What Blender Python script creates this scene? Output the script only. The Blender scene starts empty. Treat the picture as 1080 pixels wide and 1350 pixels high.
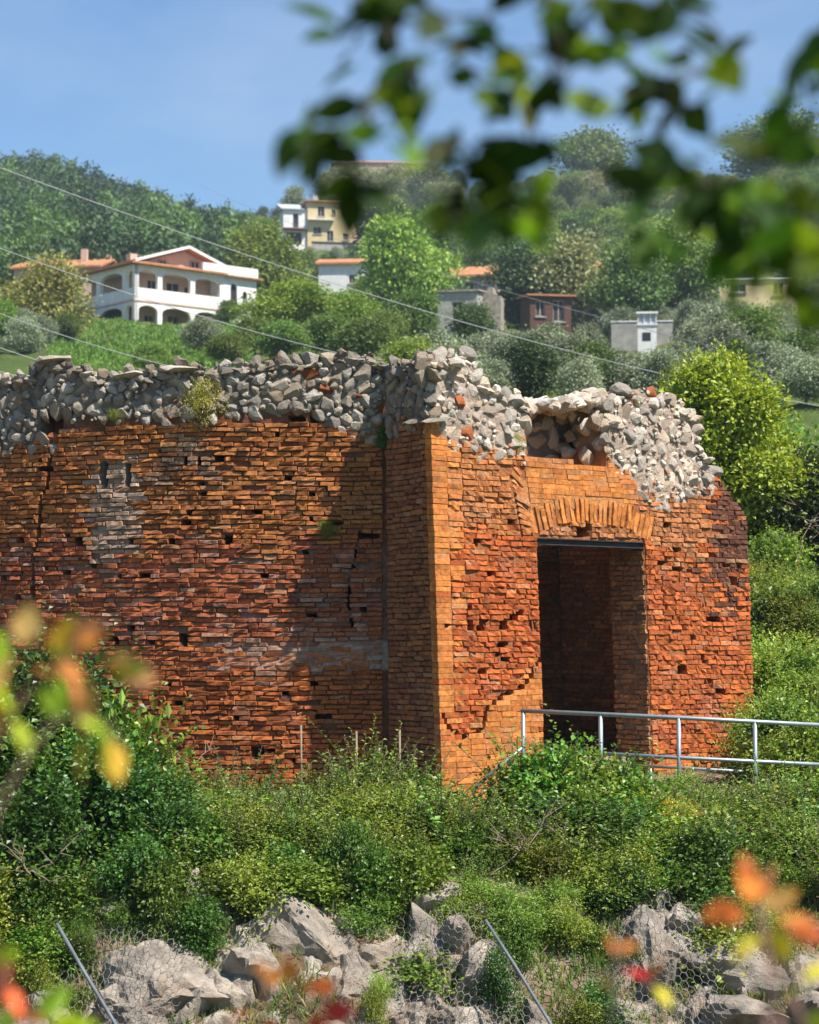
import bpy, bmesh, math, time
import numpy as np
from mathutils import Vector, Matrix, noise as mnoise
from mathutils.geometry import tessellate_polygon
T0 = time.time()
# ------------------------------------------------------------------ camera, sky, sun, exposure
sc = bpy.context.scene
FPX = 2754.0
EYE = np.array([0.0, 0.0, 1.7])
TH = math.atan(155.0 / FPX)
cam_data = bpy.data.cameras.new('camera')
cam = bpy.data.objects.new('camera', cam_data)
sc.collection.objects.link(cam)
cam.location = EYE
cam.rotation_euler = (math.pi / 2 + TH, 0, 0)
cam_data.sensor_fit = 'HORIZONTAL'
cam_data.sensor_width = 36.0
cam_data.lens = 36.0 * FPX / 1080.0
cam_data.clip_start = 0.05
cam_data.clip_end = 6000.0
cam_data.dof.use_dof = True
cam_data.dof.focus_distance = 25.6
cam_data.dof.aperture_fstop = 3.1
sc.camera = cam

SUN = np.array([1.62, -1.15, 2.95]); SUN = SUN / np.linalg.norm(SUN)
SUN_EL = math.asin(SUN[2])
SUN_ROT = math.atan2(SUN[0], SUN[1])
world = bpy.data.worlds.new('World'); sc.world = world
world.use_nodes = True
wn = world.node_tree.nodes; wl = world.node_tree.links
wn.clear()
w_out = wn.new('ShaderNodeOutputWorld'); w_bg = wn.new('ShaderNodeBackground')
w_sky = wn.new('ShaderNodeTexSky'); w_sky.sky_type = 'NISHITA'; w_sky.sun_disc = False
w_sky.sun_elevation = SUN_EL; w_sky.sun_rotation = SUN_ROT
w_sky.air_density = 1.35; w_sky.dust_density = 0.0; w_sky.ozone_density = 11.0; w_sky.altitude = 200
w_tc = wn.new('ShaderNodeTexCoord'); w_map = wn.new('ShaderNodeMapping')
w_map.inputs['Scale'].default_value = (1.0, 1.0, 2.6)
w_n = wn.new('ShaderNodeTexNoise'); w_n.inputs['Scale'].default_value = 5.0; w_n.inputs['Detail'].default_value = 7
w_n.inputs['Roughness'].default_value = 0.55
w_r = wn.new('ShaderNodeValToRGB'); w_r.color_ramp.elements[0].position = 0.46; w_r.color_ramp.elements[1].position = 0.80
w_r.color_ramp.elements[1].color = (0.22, 0.22, 0.22, 1)
w_mx = wn.new('ShaderNodeMixRGB'); w_mx.inputs['Color2'].default_value = (6.2, 6.6, 7.2, 1)
wl.new(w_tc.outputs['Generated'], w_map.inputs['Vector']); wl.new(w_map.outputs['Vector'], w_n.inputs['Vector'])
wl.new(w_n.outputs['Fac'], w_r.inputs['Fac']); wl.new(w_r.outputs['Color'], w_mx.inputs['Fac'])
wl.new(w_sky.outputs['Color'], w_mx.inputs['Color1']); wl.new(w_mx.outputs['Color'], w_bg.inputs['Color'])
w_bg.inputs['Strength'].default_value = 0.078
wl.new(w_bg.outputs['Background'], w_out.inputs['Surface'])

sun_data = bpy.data.lights.new('sun', 'SUN'); sun_data.energy = 5.0; sun_data.angle = math.radians(0.53)
sun_data.color = (1.0, 0.94, 0.85)
sun = bpy.data.objects.new('sun', sun_data); sc.collection.objects.link(sun)
sun.rotation_euler = Vector(-SUN).to_track_quat('-Z', 'Y').to_euler()
sun.location = (20, -15, 40)
sc.view_settings.view_transform = 'Standard'; sc.view_settings.look = 'None'
sc.view_settings.exposure = 0.88; sc.view_settings.gamma = 1.0
sc.view_settings.use_curve_mapping = False
sc.cycles.max_bounces = 6; sc.cycles.diffuse_bounces = 3; sc.cycles.transmission_bounces = 3
sc.cycles.glossy_bounces = 2; sc.cycles.volume_bounces = 0; sc.cycles.caustics_reflective = False
sc.cycles.caustics_refractive = False

# ------------------------------------------------------------------ projection (used to measure the photograph)
FW = np.array([0, math.cos(TH), math.sin(TH)]); UP = np.array([0, -math.sin(TH), math.cos(TH)])
def pix(P):
    d = np.asarray(P, float) - EYE
    a = d @ FW
    return 540 + FPX * d[..., 0] / a, 675 - FPX * (d @ UP) / a
def P3(px, py, Y):
    r = np.array([px - 540.0, 0, 0]) + UP * (675.0 - py) + FW * FPX
    return EYE + r * (Y / r[1])
def ppm(Y): return FPX / Y

# ------------------------------------------------------------------ helpers
def link(o): sc.collection.objects.link(o); return o
def tag(o, label=None, cat=None, group=None, kind=None):
    if label: o['label'] = label
    if cat: o['category'] = cat
    if group: o['group'] = group
    if kind: o['kind'] = kind
    return o
def empty(name, loc=(0, 0, 0), rz=0.0, scale=1.0):
    o = bpy.data.objects.new(name, None); link(o)
    o.location = loc; o.rotation_euler = (0, 0, rz); o.scale = (scale,) * 3
    o.empty_display_size = 0.2
    return o
def mesh_np(name, V, F, col=None, smooth=False, mat=None):
    """V (n,3), F list of index arrays (m,k); col (n,3) per-vertex tint"""
    me = bpy.data.meshes.new(name)
    V = np.asarray(V, np.float32)
    if not isinstance(F, list): F = [F]
    F = [np.asarray(f, np.int32) for f in F if len(f)]
    me.vertices.add(len(V)); me.vertices.foreach_set('co', V.ravel())
    nl = sum(f.size for f in F); npoly = sum(len(f) for f in F)
    me.loops.add(nl); me.polygons.add(npoly)
    me.loops.foreach_set('vertex_index', np.concatenate([f.ravel() for f in F]))
    tot = np.concatenate([np.full(len(f), f.shape[1], np.int32) for f in F])
    me.polygons.foreach_set('loop_start', np.concatenate([[0], np.cumsum(tot)[:-1]]).astype(np.int32))
    me.polygons.foreach_set('loop_total', tot)
    me.update(calc_edges=True); me.validate()
    me.polygons.foreach_set('use_smooth', np.full(len(me.polygons), bool(smooth)))
    if col is not None:
        a = me.attributes.new('tint', 'FLOAT_COLOR', 'POINT')
        c = np.ones((len(V), 4), np.float32); c[:, :3] = col
        a.data.foreach_set('color', c.ravel())
    if mat: me.materials.append(mat)
    return me
def add(name, me, parent=None, loc=None):
    o = bpy.data.objects.new(name, me); link(o)
    if parent: o.parent = parent
    if loc is not None: o.location = loc
    return o
class Acc:
    """collects geometry for one mesh"""
    def __init__(s): s.V = []; s.Q = []; s.T = []; s.C = []; s.n = 0
    def put(s, V, Q=None, T=None, col=(1, 1, 1)):
        V = np.asarray(V, float).reshape(-1, 3)
        if Q is not None and len(Q): s.Q.append(np.asarray(Q) + s.n)
        if T is not None and len(T): s.T.append(np.asarray(T) + s.n)
        c = np.asarray(col, float)
        s.C.append(np.broadcast_to(c, (len(V), 3)) if c.ndim == 1 else c)
        s.V.append(V); s.n += len(V)
    def box(s, lo, hi, col=(1, 1, 1), M=None):
        x0, y0, z0 = lo; x1, y1, z1 = hi
        V = np.array([[x0, y0, z0], [x1, y0, z0], [x1, y1, z0], [x0, y1, z0], [x0, y0, z1], [x1, y0, z1], [x1, y1, z1], [x0, y1, z1]], float)
        if M is not None: V = V @ np.asarray(M)[:3, :3].T + np.asarray(M)[:3, 3]
        s.put(V, [[3, 2, 1, 0], [4, 5, 6, 7], [0, 1, 5, 4], [1, 2, 6, 5], [2, 3, 7, 6], [3, 0, 4, 7]], col=col)
    def tube(s, pts, r, n=6, col=(1, 1, 1), cap=True):
        pts = np.asarray(pts, float); k = len(pts)
        r = np.broadcast_to(np.asarray(r, float), (k,))
        tang = np.gradient(pts, axis=0); tang /= np.linalg.norm(tang, axis=1)[:, None] + 1e-9
        ref = np.array([0, 0, 1.0]) if abs(tang[0][2]) < 0.9 else np.array([1.0, 0, 0])
        a = np.cross(tang, ref); a /= np.linalg.norm(a, axis=1)[:, None] + 1e-9
        b = np.cross(tang, a)
        ang = np.arange(n) * 2 * math.pi / n
        V = pts[:, None, :] + r[:, None, None] * (np.cos(ang)[None, :, None] * a[:, None, :] + np.sin(ang)[None, :, None] * b[:, None, :])
        i = np.arange(k - 1)[:, None] * n; j = np.arange(n)[None, :]; j2 = (j + 1) % n
        Q = np.stack([i + j, i + j2, i + n + j2, i + n + j], -1).reshape(-1, 4)
        T = []
        if cap:
            for q in range(1, n - 1): T += [[0, q + 1, q], [(k - 1) * n, (k - 1) * n + q, (k - 1) * n + q + 1]]
        s.put(V.reshape(-1, 3), Q, T, col)
    def mesh(s, name, mat=None, smooth=False):
        F = []
        if s.Q: F.append(np.concatenate(s.Q))
        if s.T: F.append(np.concatenate(s.T))
        return mesh_np(name, np.concatenate(s.V), F, np.concatenate(s.C), smooth, mat)
    def obj(s, name, mat=None, parent=None, smooth=False): return add(name, s.mesh(name, mat, smooth), parent)

# ------------------------------------------------------------------ materials
def nodes(name):
    m = bpy.data.materials.new(name); m.use_nodes = True
    nt = m.node_tree; nt.nodes.clear()
    out = nt.nodes.new('ShaderNodeOutputMaterial')
    return m, nt.nodes, nt.links, out
def nz(N, L, scale, detail=5, rough=0.6, coord='Object', stretch=None, dist=0.0):
    tc = N.new('ShaderNodeTexCoord'); n = N.new('ShaderNodeTexNoise')
    n.inputs['Scale'].default_value = scale; n.inputs['Detail'].default_value = detail
    n.inputs['Roughness'].default_value = rough; n.inputs['Distortion'].default_value = dist
    if stretch:
        mp = N.new('ShaderNodeMapping'); mp.inputs['Scale'].default_value = stretch
        L.new(tc.outputs[coord], mp.inputs['Vector']); L.new(mp.outputs['Vector'], n.inputs['Vector'])
    else: L.new(tc.outputs[coord], n.inputs['Vector'])
    return n.outputs['Fac']
def ramp(N, L, fac, stops):
    r = N.new('ShaderNodeValToRGB'); e = r.color_ramp.elements
    while len(e) < len(stops): e.new(0.5)
    for el, (p, c) in zip(e, stops):
        el.position = p; el.color = (c, c, c, 1) if not hasattr(c, '__len__') else (*c, 1)
    L.new(fac, r.inputs['Fac']); return r.outputs['Color']
def mixc(N, L, a, b, fac, mode='MIX'):
    m = N.new('ShaderNodeMixRGB'); m.blend_type = mode
    for s, v in (('Color1', a), ('Color2', b), ('Fac', fac)):
        if isinstance(v, (int, float)): m.inputs[s].default_value = v
        elif isinstance(v, tuple): m.inputs[s].default_value = (*v, 1)
        else: L.new(v, m.inputs[s])
    return m.outputs['Color']
def attr(N, name='tint'):
    a = N.new('ShaderNodeAttribute'); a.attribute_name = name; return a.outputs['Color']
def bump(N, L, h, strength, dist=0.02):
    b = N.new('ShaderNodeBump'); b.inputs['Strength'].default_value = strength; b.inputs['Distance'].default_value = dist
    L.new(h, b.inputs['Height']); return b.outputs['Normal']
def pbsdf(N, L, out, col, rough=0.85, normal=None, metal=0.0, spec=0.3):
    p = N.new('ShaderNodeBsdfPrincipled')
    if isinstance(col, tuple): p.inputs['Base Color'].default_value = (*col, 1)
    else: L.new(col, p.inputs['Base Color'])
    if isinstance(rough, (int, float)): p.inputs['Roughness'].default_value = rough
    else: L.new(rough, p.inputs['Roughness'])
    p.inputs['Metallic'].default_value = metal; p.inputs['Specular IOR Level'].default_value = spec
    if normal is not None: L.new(normal, p.inputs['Normal'])
    L.new(p.outputs['BSDF'], out.inputs['Surface']); return p

def mat_brick():
    m, N, L, o = nodes('brick')
    c = attr(N)
    v = nz(N, L, 18, 6, 0.65); c = mixc(N, L, c, ramp(N, L, v, [(0.3, 0.52), (0.7, 1.18)]), 1.0, 'MULTIPLY')
    h = nz(N, L, 2.3, 5, 0.6)                                    # pale lime bloom in patches
    f = ramp(N, L, h, [(0.55, 0.0), (0.75, 0.22)]); c = mixc(N, L, c, (0.42, 0.32, 0.25), f)
    s = nz(N, L, 5.5, 6, 0.7, stretch=(1, 1, 0.5)); f = ramp(N, L, s, [(0.53, 0.0), (0.70, 0.62)])
    c = mixc(N, L, c, (0.075, 0.045, 0.03), f)                   # grime
    g = nz(N, L, 45, 5, 0.7)
    pbsdf(N, L, o, c, 0.92, bump(N, L, g, 0.55, 0.02), spec=0.15); return m
def mat_mortar():
    m, N, L, o = nodes('mortar')
    c = attr(N)
    v = nz(N, L, 9, 6, 0.7); c = mixc(N, L, c, ramp(N, L, v, [(0.25, 0.55), (0.75, 1.25)]), 1.0, 'MULTIPLY')
    g = nz(N, L, 30, 6, 0.7)
    pbsdf(N, L, o, c, 0.95, bump(N, L, g, 0.9, 0.04), spec=0.1); return m
def mat_stone(name='rubble_stone', lichen=0.5):
    m, N, L, o = nodes(name)
    c = attr(N)
    v = nz(N, L, 7, 7, 0.7); c = mixc(N, L, c, ramp(N, L, v, [(0.28, 0.5), (0.5, 0.95), (0.75, 1.25)]), 1.0, 'MULTIPLY')
    d = nz(N, L, 22, 5, 0.7); c = mixc(N, L, c, (0.09, 0.08, 0.07), ramp(N, L, d, [(0.58, 0), (0.7, 0.6)]))
    l = nz(N, L, 1.7, 5, 0.65); f = ramp(N, L, l, [(0.60, 0.0), (0.68, lichen)])
    c = mixc(N, L, c, (0.36, 0.17, 0.06), f)
    g = nz(N, L, 26, 7, 0.72)
    pbsdf(N, L, o, c, 0.9, bump(N, L, g, 0.8, 0.04), spec=0.2); return m
def mat_rock():
    m, N, L, o = nodes('limestone_rock')
    v = nz(N, L, 1.6, 8, 0.68, dist=0.6)
    c = ramp(N, L, v, [(0.30, (0.16, 0.135, 0.115)), (0.44, (0.39, 0.33, 0.27)), (0.60, (0.58, 0.50, 0.41)), (0.8, (0.66, 0.59, 0.51))])
    w = nz(N, L, 0.9, 5, 0.6); c = mixc(N, L, c, (0.33, 0.20, 0.11), ramp(N, L, w, [(0.52, 0), (0.68, 0.6)]))
    k = nz(N, L, 5, 8, 0.75); c = mixc(N, L, c, (0.05, 0.045, 0.045), ramp(N, L, k, [(0.60, 0), (0.68, 0.7)]))
    c = mixc(N, L, c, attr(N), 1.0, 'MULTIPLY')
    g = nz(N, L, 7, 9, 0.75, dist=0.4)
    pbsdf(N, L, o, c, 0.9, bump(N, L, g, 1.0, 0.10), spec=0.2); return m
def mat_leaf(name, trans=0.35, rough=0.5, hue=0.03, val=0.35, spec=0.45):
    m, N, L, o = nodes(name)
    c = attr(N)
    oi = N.new('ShaderNodeObjectInfo')
    hs = N.new('ShaderNodeHueSaturation')
    mr = N.new('ShaderNodeMapRange'); mr.inputs['To Min'].default_value = 0.5 - hue; mr.inputs['To Max'].default_value = 0.5 + hue
    mv = N.new('ShaderNodeMapRange'); mv.inputs['To Min'].default_value = 1 - val; mv.inputs['To Max'].default_value = 1 + val
    L.new(oi.outputs['Random'], mr.inputs['Value'])
    fr = N.new('ShaderNodeMath'); fr.operation = 'FRACT'; mu = N.new('ShaderNodeMath'); mu.operation = 'MULTIPLY'
    mu.inputs[1].default_value = 7.31; L.new(oi.outputs['Random'], mu.inputs[0]); L.new(mu.outputs[0], fr.inputs[0])
    L.new(fr.outputs[0], mv.inputs['Value'])
    L.new(mr.outputs['Result'], hs.inputs['Hue']); L.new(mv.outputs['Result'], hs.inputs['Value']); L.new(c, hs.inputs['Color'])
    p = N.new('ShaderNodeBsdfPrincipled'); p.inputs['Roughness'].default_value = rough; p.inputs['Specular IOR Level'].default_value = spec
    t = N.new('ShaderNodeBsdfTranslucent'); mx = N.new('ShaderNodeMixShader'); mx.inputs['Fac'].default_value = trans
    tc = mixc(N, L, hs.outputs['Color'], (1.25, 1.15, 0.5), 1.0, 'MULTIPLY')
    L.new(hs.outputs['Color'], p.inputs['Base Color']); L.new(tc, t.inputs['Color'])
    L.new(p.outputs['BSDF'], mx.inputs[1]); L.new(t.outputs['BSDF'], mx.inputs[2]); L.new(mx.outputs['Shader'], o.inputs['Surface'])
    return m
def mat_plain(name, col, rough=0.8, var=0.25, scale=3.0, metal=0.0, spec=0.3, bmp=0.2):
    m, N, L, o = nodes(name)
    v = nz(N, L, scale, 5, 0.65)
    c = mixc(N, L, col, ramp(N, L, v, [(0.3, 1 - var), (0.7, 1 + var)]), 1.0, 'MULTIPLY')
    g = nz(N, L, scale * 6, 5, 0.65)
    pbsdf(N, L, o, c, rough, bump(N, L, g, bmp, 0.02), metal, spec); return m
def mat_tint(name, rough=0.8, spec=0.3, var=0.2, scale=4):
    m, N, L, o = nodes(name)
    v = nz(N, L, scale, 5, 0.65)
    c = mixc(N, L, attr(N), ramp(N, L, v, [(0.3, 1 - var), (0.7, 1 + var)]), 1.0, 'MULTIPLY')
    pbsdf(N, L, o, c, rough, None, 0, spec); return m
def mat_ground():
    m, N, L, o = nodes('hillside_ground')
    a = nz(N, L, 0.035, 6, 0.62); b = nz(N, L, 0.4, 7, 0.7); d = nz(N, L, 4.0, 6, 0.7)
    c = ramp(N, L, a, [(0.36, (0.045, 0.075, 0.016)), (0.5, (0.075, 0.11, 0.025)), (0.66, (0.13, 0.13, 0.045))])
    c = mixc(N, L, c, (0.19, 0.13, 0.075), ramp(N, L, b, [(0.56, 0), (0.70, 0.75)]))
    e = nz(N, L, 1.7, 7, 0.7)
    soil = ramp(N, L, e, [(0.32, (0.07, 0.05, 0.03)), (0.5, (0.19, 0.13, 0.085)), (0.68, (0.33, 0.27, 0.21))])
    c = mixc(N, L, c, soil, attr(N))
    c = mixc(N, L, c, ramp(N, L, d, [(0.3, 0.55), (0.7, 1.3)]), 1.0, 'MULTIPLY')
    pbsdf(N, L, o, c, 0.95, bump(N, L, d, 0.8, 0.12), spec=0.1); return m
def mat_tile():
    m, N, L, o = nodes('terracotta_tiles')
    tc = N.new('ShaderNodeTexCoord'); w = N.new('ShaderNodeTexWave'); w.inputs['Scale'].default_value = 1.6; w.inputs['Distortion'].default_value = 0.6
    L.new(tc.outputs['Object'], w.inputs['Vector'])
    v = nz(N, L, 1.3, 6, 0.7)
    c = ramp(N, L, v, [(0.3, (0.33, 0.14, 0.07)), (0.55, (0.50, 0.23, 0.11)), (0.75, (0.52, 0.32, 0.18))])
    pbsdf(N, L, o, c, 0.85, bump(N, L, w.outputs['Fac'], 0.6, 0.1), spec=0.15); return m
M = dict(brick=mat_brick(), mortar=mat_mortar(), stone=mat_stone(), rock=mat_rock(), ground=mat_ground(), tile=mat_tile(),
         leaf=mat_leaf('shrub_leaf', 0.33, 0.42, 0.03, 0.35, 0.5), tleaf=mat_leaf('tree_leaf', 0.25, 0.6, 0.02, 0.30), oleaf=mat_leaf('olive_leaf', 0.12, 0.6, 0.015, 0.25),
         fleaf=mat_leaf('branch_leaf', 0.38, 0.65, 0.03, 0.35, 0.2), grass=mat_leaf('grass_blade', 0.3, 0.6),
         bark=mat_plain('bark', (0.11, 0.085, 0.065), 0.9, 0.4, 6, bmp=0.6), twig=mat_plain('dry_twig', (0.24, 0.18, 0.125), 0.85, 0.3, 9),
         steel=mat_plain('galvanised_steel', (0.27, 0.32, 0.33), 0.5, 0.15, 6, 0.6, 0.5, 0.05),
         wire=mat_plain('netting_wire', (0.17, 0.165, 0.16), 0.75, 0.3, 6, 0.0, 0.3, 0.0),
         rust=mat_plain('dark_iron', (0.035, 0.030, 0.030), 0.6, 0.4, 8, 0.2, 0.4, 0.2),
         white=mat_plain('white_plaster', (0.72, 0.70, 0.67), 0.85, 0.12, 1.2), pink=mat_plain('pinkish_plaster', (0.55, 0.38, 0.29), 0.85, 0.12, 1.5),
         yellow=mat_plain('cream_yellow_plaster', (0.58, 0.47, 0.25), 0.85, 0.12, 1.2), grey=mat_plain('grey_render', (0.33, 0.31, 0.28), 0.9, 0.3, 1.5),
         oldstone=mat_plain('old_stone_wall', (0.30, 0.26, 0.21), 0.95, 0.45, 2.5, bmp=0.8), roofgrey=mat_plain('grey_sheet_roof', (0.42, 0.45, 0.50), 0.6, 0.15, 2),
         dark=mat_plain('dark_opening', (0.028, 0.025, 0.027), 0.6, 0.3, 3), wood=mat_plain('brown_boards', (0.10, 0.045, 0.032), 0.8, 0.35, 4),
         cable=mat_plain('cable', (0.36, 0.36, 0.37), 0.6, 0.1, 3), ncable=mat_plain('netting_cable', (0.13, 0.145, 0.16), 0.6, 0.3, 6), elm=mat_leaf('elm_leaf', 0.35, 0.5, 0.0, 0.0), frame=mat_plain('window_frame', (0.45, 0.40, 0.34), 0.7, 0.15, 4),
         pinkstem=mat_plain('pink_stem', (0.36, 0.20, 0.16), 0.7, 0.3, 12))

# ------------------------------------------------------------------ terrain
TYS = np.array([-200, -20, 2.5, 5, 9, 13, 17, 19.4, 20.2, 21.3, 22.2, 24.4, 27, 31, 36, 45, 60, 100, 130, 190, 260, 330, 400, 470, 510, 600, 1000, 2000], float)
TZS = np.array([-1.2, -1.6, -1.7, -2.3, -4.4, -5.6, -5.7, -4.9, -3.9, -2.85, -2.5, -2.15, -1.95, -1.7, -0.6, 1.2, 3.6, 11.2, 17.0, 27.2, 42.6, 61, 79, 96.5, 101, 95, 60, 30], float)
def wob(x, y):
    return (np.sin(x * 1.3 + 0.7 * np.sin(y * 0.9)) * np.cos(y * 1.1 + 0.5) * 0.10 + np.sin(x * 3.1 + y * 1.7) * 0.05 + np.sin(x * 0.51 + y * 0.37 + 1.0) * 0.14
            + 0.035 * np.sin(x * 7.3 - y * 5.1) + 0.03 * np.sin(x * 11.1 + y * 9.7))
def hgt(x, y):
    x = np.asarray(x, float); y = np.asarray(y, float)
    z = sum(np.interp(y * k, TYS, TZS) for k in (0.985, 1.0, 1.015)) / 3
    ang = np.clip(x / np.maximum(np.abs(y), 5) * FPX + 540, -900, 2000)
    far = np.clip((y - 200) / 180, 0, 1); far = far * far * (3 - 2 * far)
    m = np.interp(ang, [-900, -100, 60, 160, 275, 340, 480, 700, 860, 1080, 2000], [1.0, 1.02, 1.02, 0.985, 0.90, 0.96, 1.0, 1.0, 1.02, 1.06, 1.05])
    z = z * (1 + (m - 1) * far)
    amp = np.interp(np.abs(y), [0, 15, 30, 100, 300, 600], [0.4, 1.0, 1.0, 3.0, 7.0, 9.0])
    fr = np.interp(np.abs(y), [0, 30, 100, 300, 600], [1, 1, 0.30, 0.13, 0.09])
    z = z + wob(x * fr, y * fr) * amp
    # the wall stands on a level shelf; the bank right of it climbs sooner
    z = z + np.clip((x - 4.6) / 1.5, 0, 1) * np.clip((y - 27) / 4, 0, 1) * np.clip((60 - y) / 20, 0, 1) * 1.3
    return z + EYE[2]
def ground_at(px, py, y0=14.0, y1=620.0):
    Y = np.concatenate([np.linspace(y0, 60, 500), np.linspace(60.2, y1, 1600)])
    r = np.array([px - 540.0, 0, 0]) + UP * (675.0 - py) + FW * FPX
    x = EYE[0] + r[0] / r[1] * Y; z = EYE[2] + r[2] / r[1] * Y
    hit = np.nonzero(z < hgt(x, Y))[0]
    i = hit[0] if len(hit) else len(Y) - 1
    return np.array([x[i], Y[i], hgt(x[i], Y[i])])
def terrain():
    yy = np.concatenate([np.linspace(-60, 12, 40), np.linspace(12.3, 36, 150), np.geomspace(36.5, 900, 170)])
    s = np.linspace(-1, 1, 221); xx = np.sinh(s * 5.2) / np.sinh(5.2) * 520
    X, Y = np.meshgrid(xx, yy)
    X = X * np.interp(Y, [-60, 36, 900], [1, 1, 1.0])
    Z = hgt(X, Y)
    n, k = X.shape
    i = np.arange(n - 1)[:, None] * k + np.arange(k - 1)[None, :]
    Q = np.stack([i, i + 1, i + k + 1, i + k], -1).reshape(-1, 4)
    bank = np.clip((Y - 13) / 4, 0, 1) * np.clip((38 - Y) / 6, 0, 1)
    C = np.stack([bank, bank, bank], -1)
    o = add('hillside_ground', mesh_np('hillside_ground', np.stack([X, Y, Z], -1).reshape(-1, 3), Q, C.reshape(-1, 3), True, M['ground']))
    tag(o, 'grassy hillside and earth bank around the ruin', kind='structure')
terrain()
# ------------------------------------------------------------------ the brick ruin: surfaces
ZE = EYE[2]
AF = math.radians(42); dF = np.array([math.cos(AF), math.sin(AF)]); nF = np.array([math.sin(AF), -math.cos(AF)])
dR = -nF; nR = np.array([-dF[0], -dF[1]])
J2 = np.array([-0.331, 26.05])
def Cz(z): 
    z = np.asarray(z, float)
    return np.stack([35.5 / FPX * 25 - 0.0308 * (z - ZE), np.full_like(z, 25.0)], -1)
_u = np.linspace(0, 8, 401); _a = np.radians(np.interp(_u, [0, 1.5, 2.8, 4.2, 6.5, 8], [2, 4, 14, 24, 31.5, 33]))
_lx = J2[0] - np.concatenate([[0], np.cumsum(np.cos(_a[:-1]) * 0.02)]); _ly = J2[1] + np.concatenate([[0], np.cumsum(np.sin(_a[:-1]) * 0.02)])
def SL(u, z, off):
    u, z, off = np.broadcast_arrays(np.asarray(u, float), np.asarray(z, float), np.asarray(off, float))
    a = np.interp(u, _u, _a)
    x = np.interp(u, _u, _lx) + np.minimum(u, 0) * -1.0 * np.cos(a[...]) * 0
    y = np.interp(u, _u, _ly)
    x = np.where(u < 0, J2[0] - u * np.cos(_a[0]), x); y = np.where(u < 0, J2[1] + u * np.sin(_a[0]), y)
    return np.stack([x - np.sin(a) * off, y - np.cos(a) * off, z], -1)
def SF(t, z, off):
    t, z, off = np.broadcast_arrays(np.asarray(t, float), np.asarray(z, float), np.asarray(off, float))
    c = Cz(z); p = c + t[..., None] * dF + off[..., None] * nF
    return np.concatenate([p, z[..., None]], -1)
def SFc(t, z, off):                           # the front wall's body, its left end following the return face
    t, z, off = np.broadcast_arrays(np.asarray(t, float), np.asarray(z, float), np.asarray(off, float))
    c = Cz(z); d = (J2 - c) / np.linalg.norm(J2 - c, axis=-1, keepdims=True); p = c + t[..., None] * dF - off[..., None] * d
    return np.concatenate([p, z[..., None]], -1)
def SR(s, z, off):
    s, z, off = np.broadcast_arrays(np.asarray(s, float), np.asarray(z, float), np.asarray(off, float))
    c = Cz(z); j = J2 + dR * 0.10
    d = j - c; ln = np.linalg.norm(d, axis=-1, keepdims=True)
    n = np.stack([-d[..., 1], d[..., 0]], -1) / ln; n = np.where((n[..., 1:2] > 0), -n, n)
    p = c + d / ln * s[..., None] + off[..., None] * n
    return np.concatenate([p, z[..., None]], -1)
def t_of(px, py=830.0):                       # where the line of sight meets the front face
    ts = np.linspace(-0.5, 9, 1901); z = np.full_like(ts, ZE)
    for _ in range(3):
        Y = SF(ts, z, 0)[:, 1]; z = np.array([P3(px, py, y)[2] for y in Y[::20]]); z = np.interp(ts, ts[::20], z)
    q = pix(SF(ts, z, 0))[0]
    return float(np.interp(px, q, ts))
def z_of(S, u, py):
    z = np.full_like(np.asarray(u, float), ZE)
    for _ in range(4):
        p = S(u, z, 0); z = EYE[2] + (p[..., 1]) * ((UP[2] * (675 - py) + FW[2] * FPX) / (UP[1] * (675 - py) + FW[1] * FPX))
    return z
T1 = t_of(712.5); T2 = t_of(854.5); TEND = t_of(991)
ZHEAD = float(z_of(SF, np.array(T1), 718.0)); ZBEAM = float(z_of(SF, np.array(T1), 709.0))
TL = np.array([(-120, 502), (0, 498), (36, 492), (50, 474), (62, 470), (85, 476), (105, 486), (150, 492), (190, 487), (240, 480), (275, 483), (330, 475), (400, 472), (466, 464), (486, 464), (505, 476), (520, 476)], float)
BL = np.array([(-120, 597), (68, 592), (77, 562), (92, 553), (130, 549), (240, 553), (300, 546), (415, 541), (440, 562), (478, 580), (505, 571), (520, 571)], float)
TR = np.array([(480, 476), (505, 476), (530, 480), (550, 472), (575, 464)], float)
BR = np.array([(480, 574), (505, 572), (540, 562), (575, 556)], float)
TF = np.array([(540, 464), (566, 464), (610, 465), (626, 470), (632, 500), (660, 512), (686, 518), (693, 540), (697, 602), (760, 609), (800, 614), (804, 560), (812, 518), (830, 510), (850, 513), (893, 521), (905, 536), (920, 543), (925, 590), (936, 606), (952, 636), (975, 664), (992, 694), (1010, 720)], float)
BF = np.array([(540, 556), (568, 558), (585, 576), (596, 593), (650, 600), (692, 607), (697, 590), (800, 590), (803, 614), (815, 622), (840, 650), (865, 668), (900, 665), (925, 657), (938, 640), (952, 625), (1010, 560)], float)
HOLES = [(26, 713, 9, 9), (104, 714, 10, 9), (173, 713, 6, 7), (227, 713, 8, 8), (302, 710, 9, 9), (490, 706, 24, 7), (150, 844, 13, 8), (242, 840, 11, 9), (340, 990, 16, 12),
         (137, 625, 10, 32), (168, 625, 8, 32), (245, 609, 5, 12), (263, 609, 4, 10), (64, 560, 26, 24), (427, 945, 22, 10),
         (620, 824, 9, 9), (664, 825, 9, 9), (590, 824, 8, 8), (703, 825, 7, 8), (630, 712, 9, 7), (690, 543, 1, 1),
         (900, 883, 12, 8), (935, 870, 16, 6), (870, 745, 18, 6), (893, 750, 14, 6), (950, 912, 14, 6), (968, 765, 10, 12), (770, 700, 18, 17), (880, 690, 9, 6), (940, 818, 16, 6), (390, 551, 18, 8), (415, 551, 10, 8)]
_hr = np.random.default_rng(64)
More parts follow.
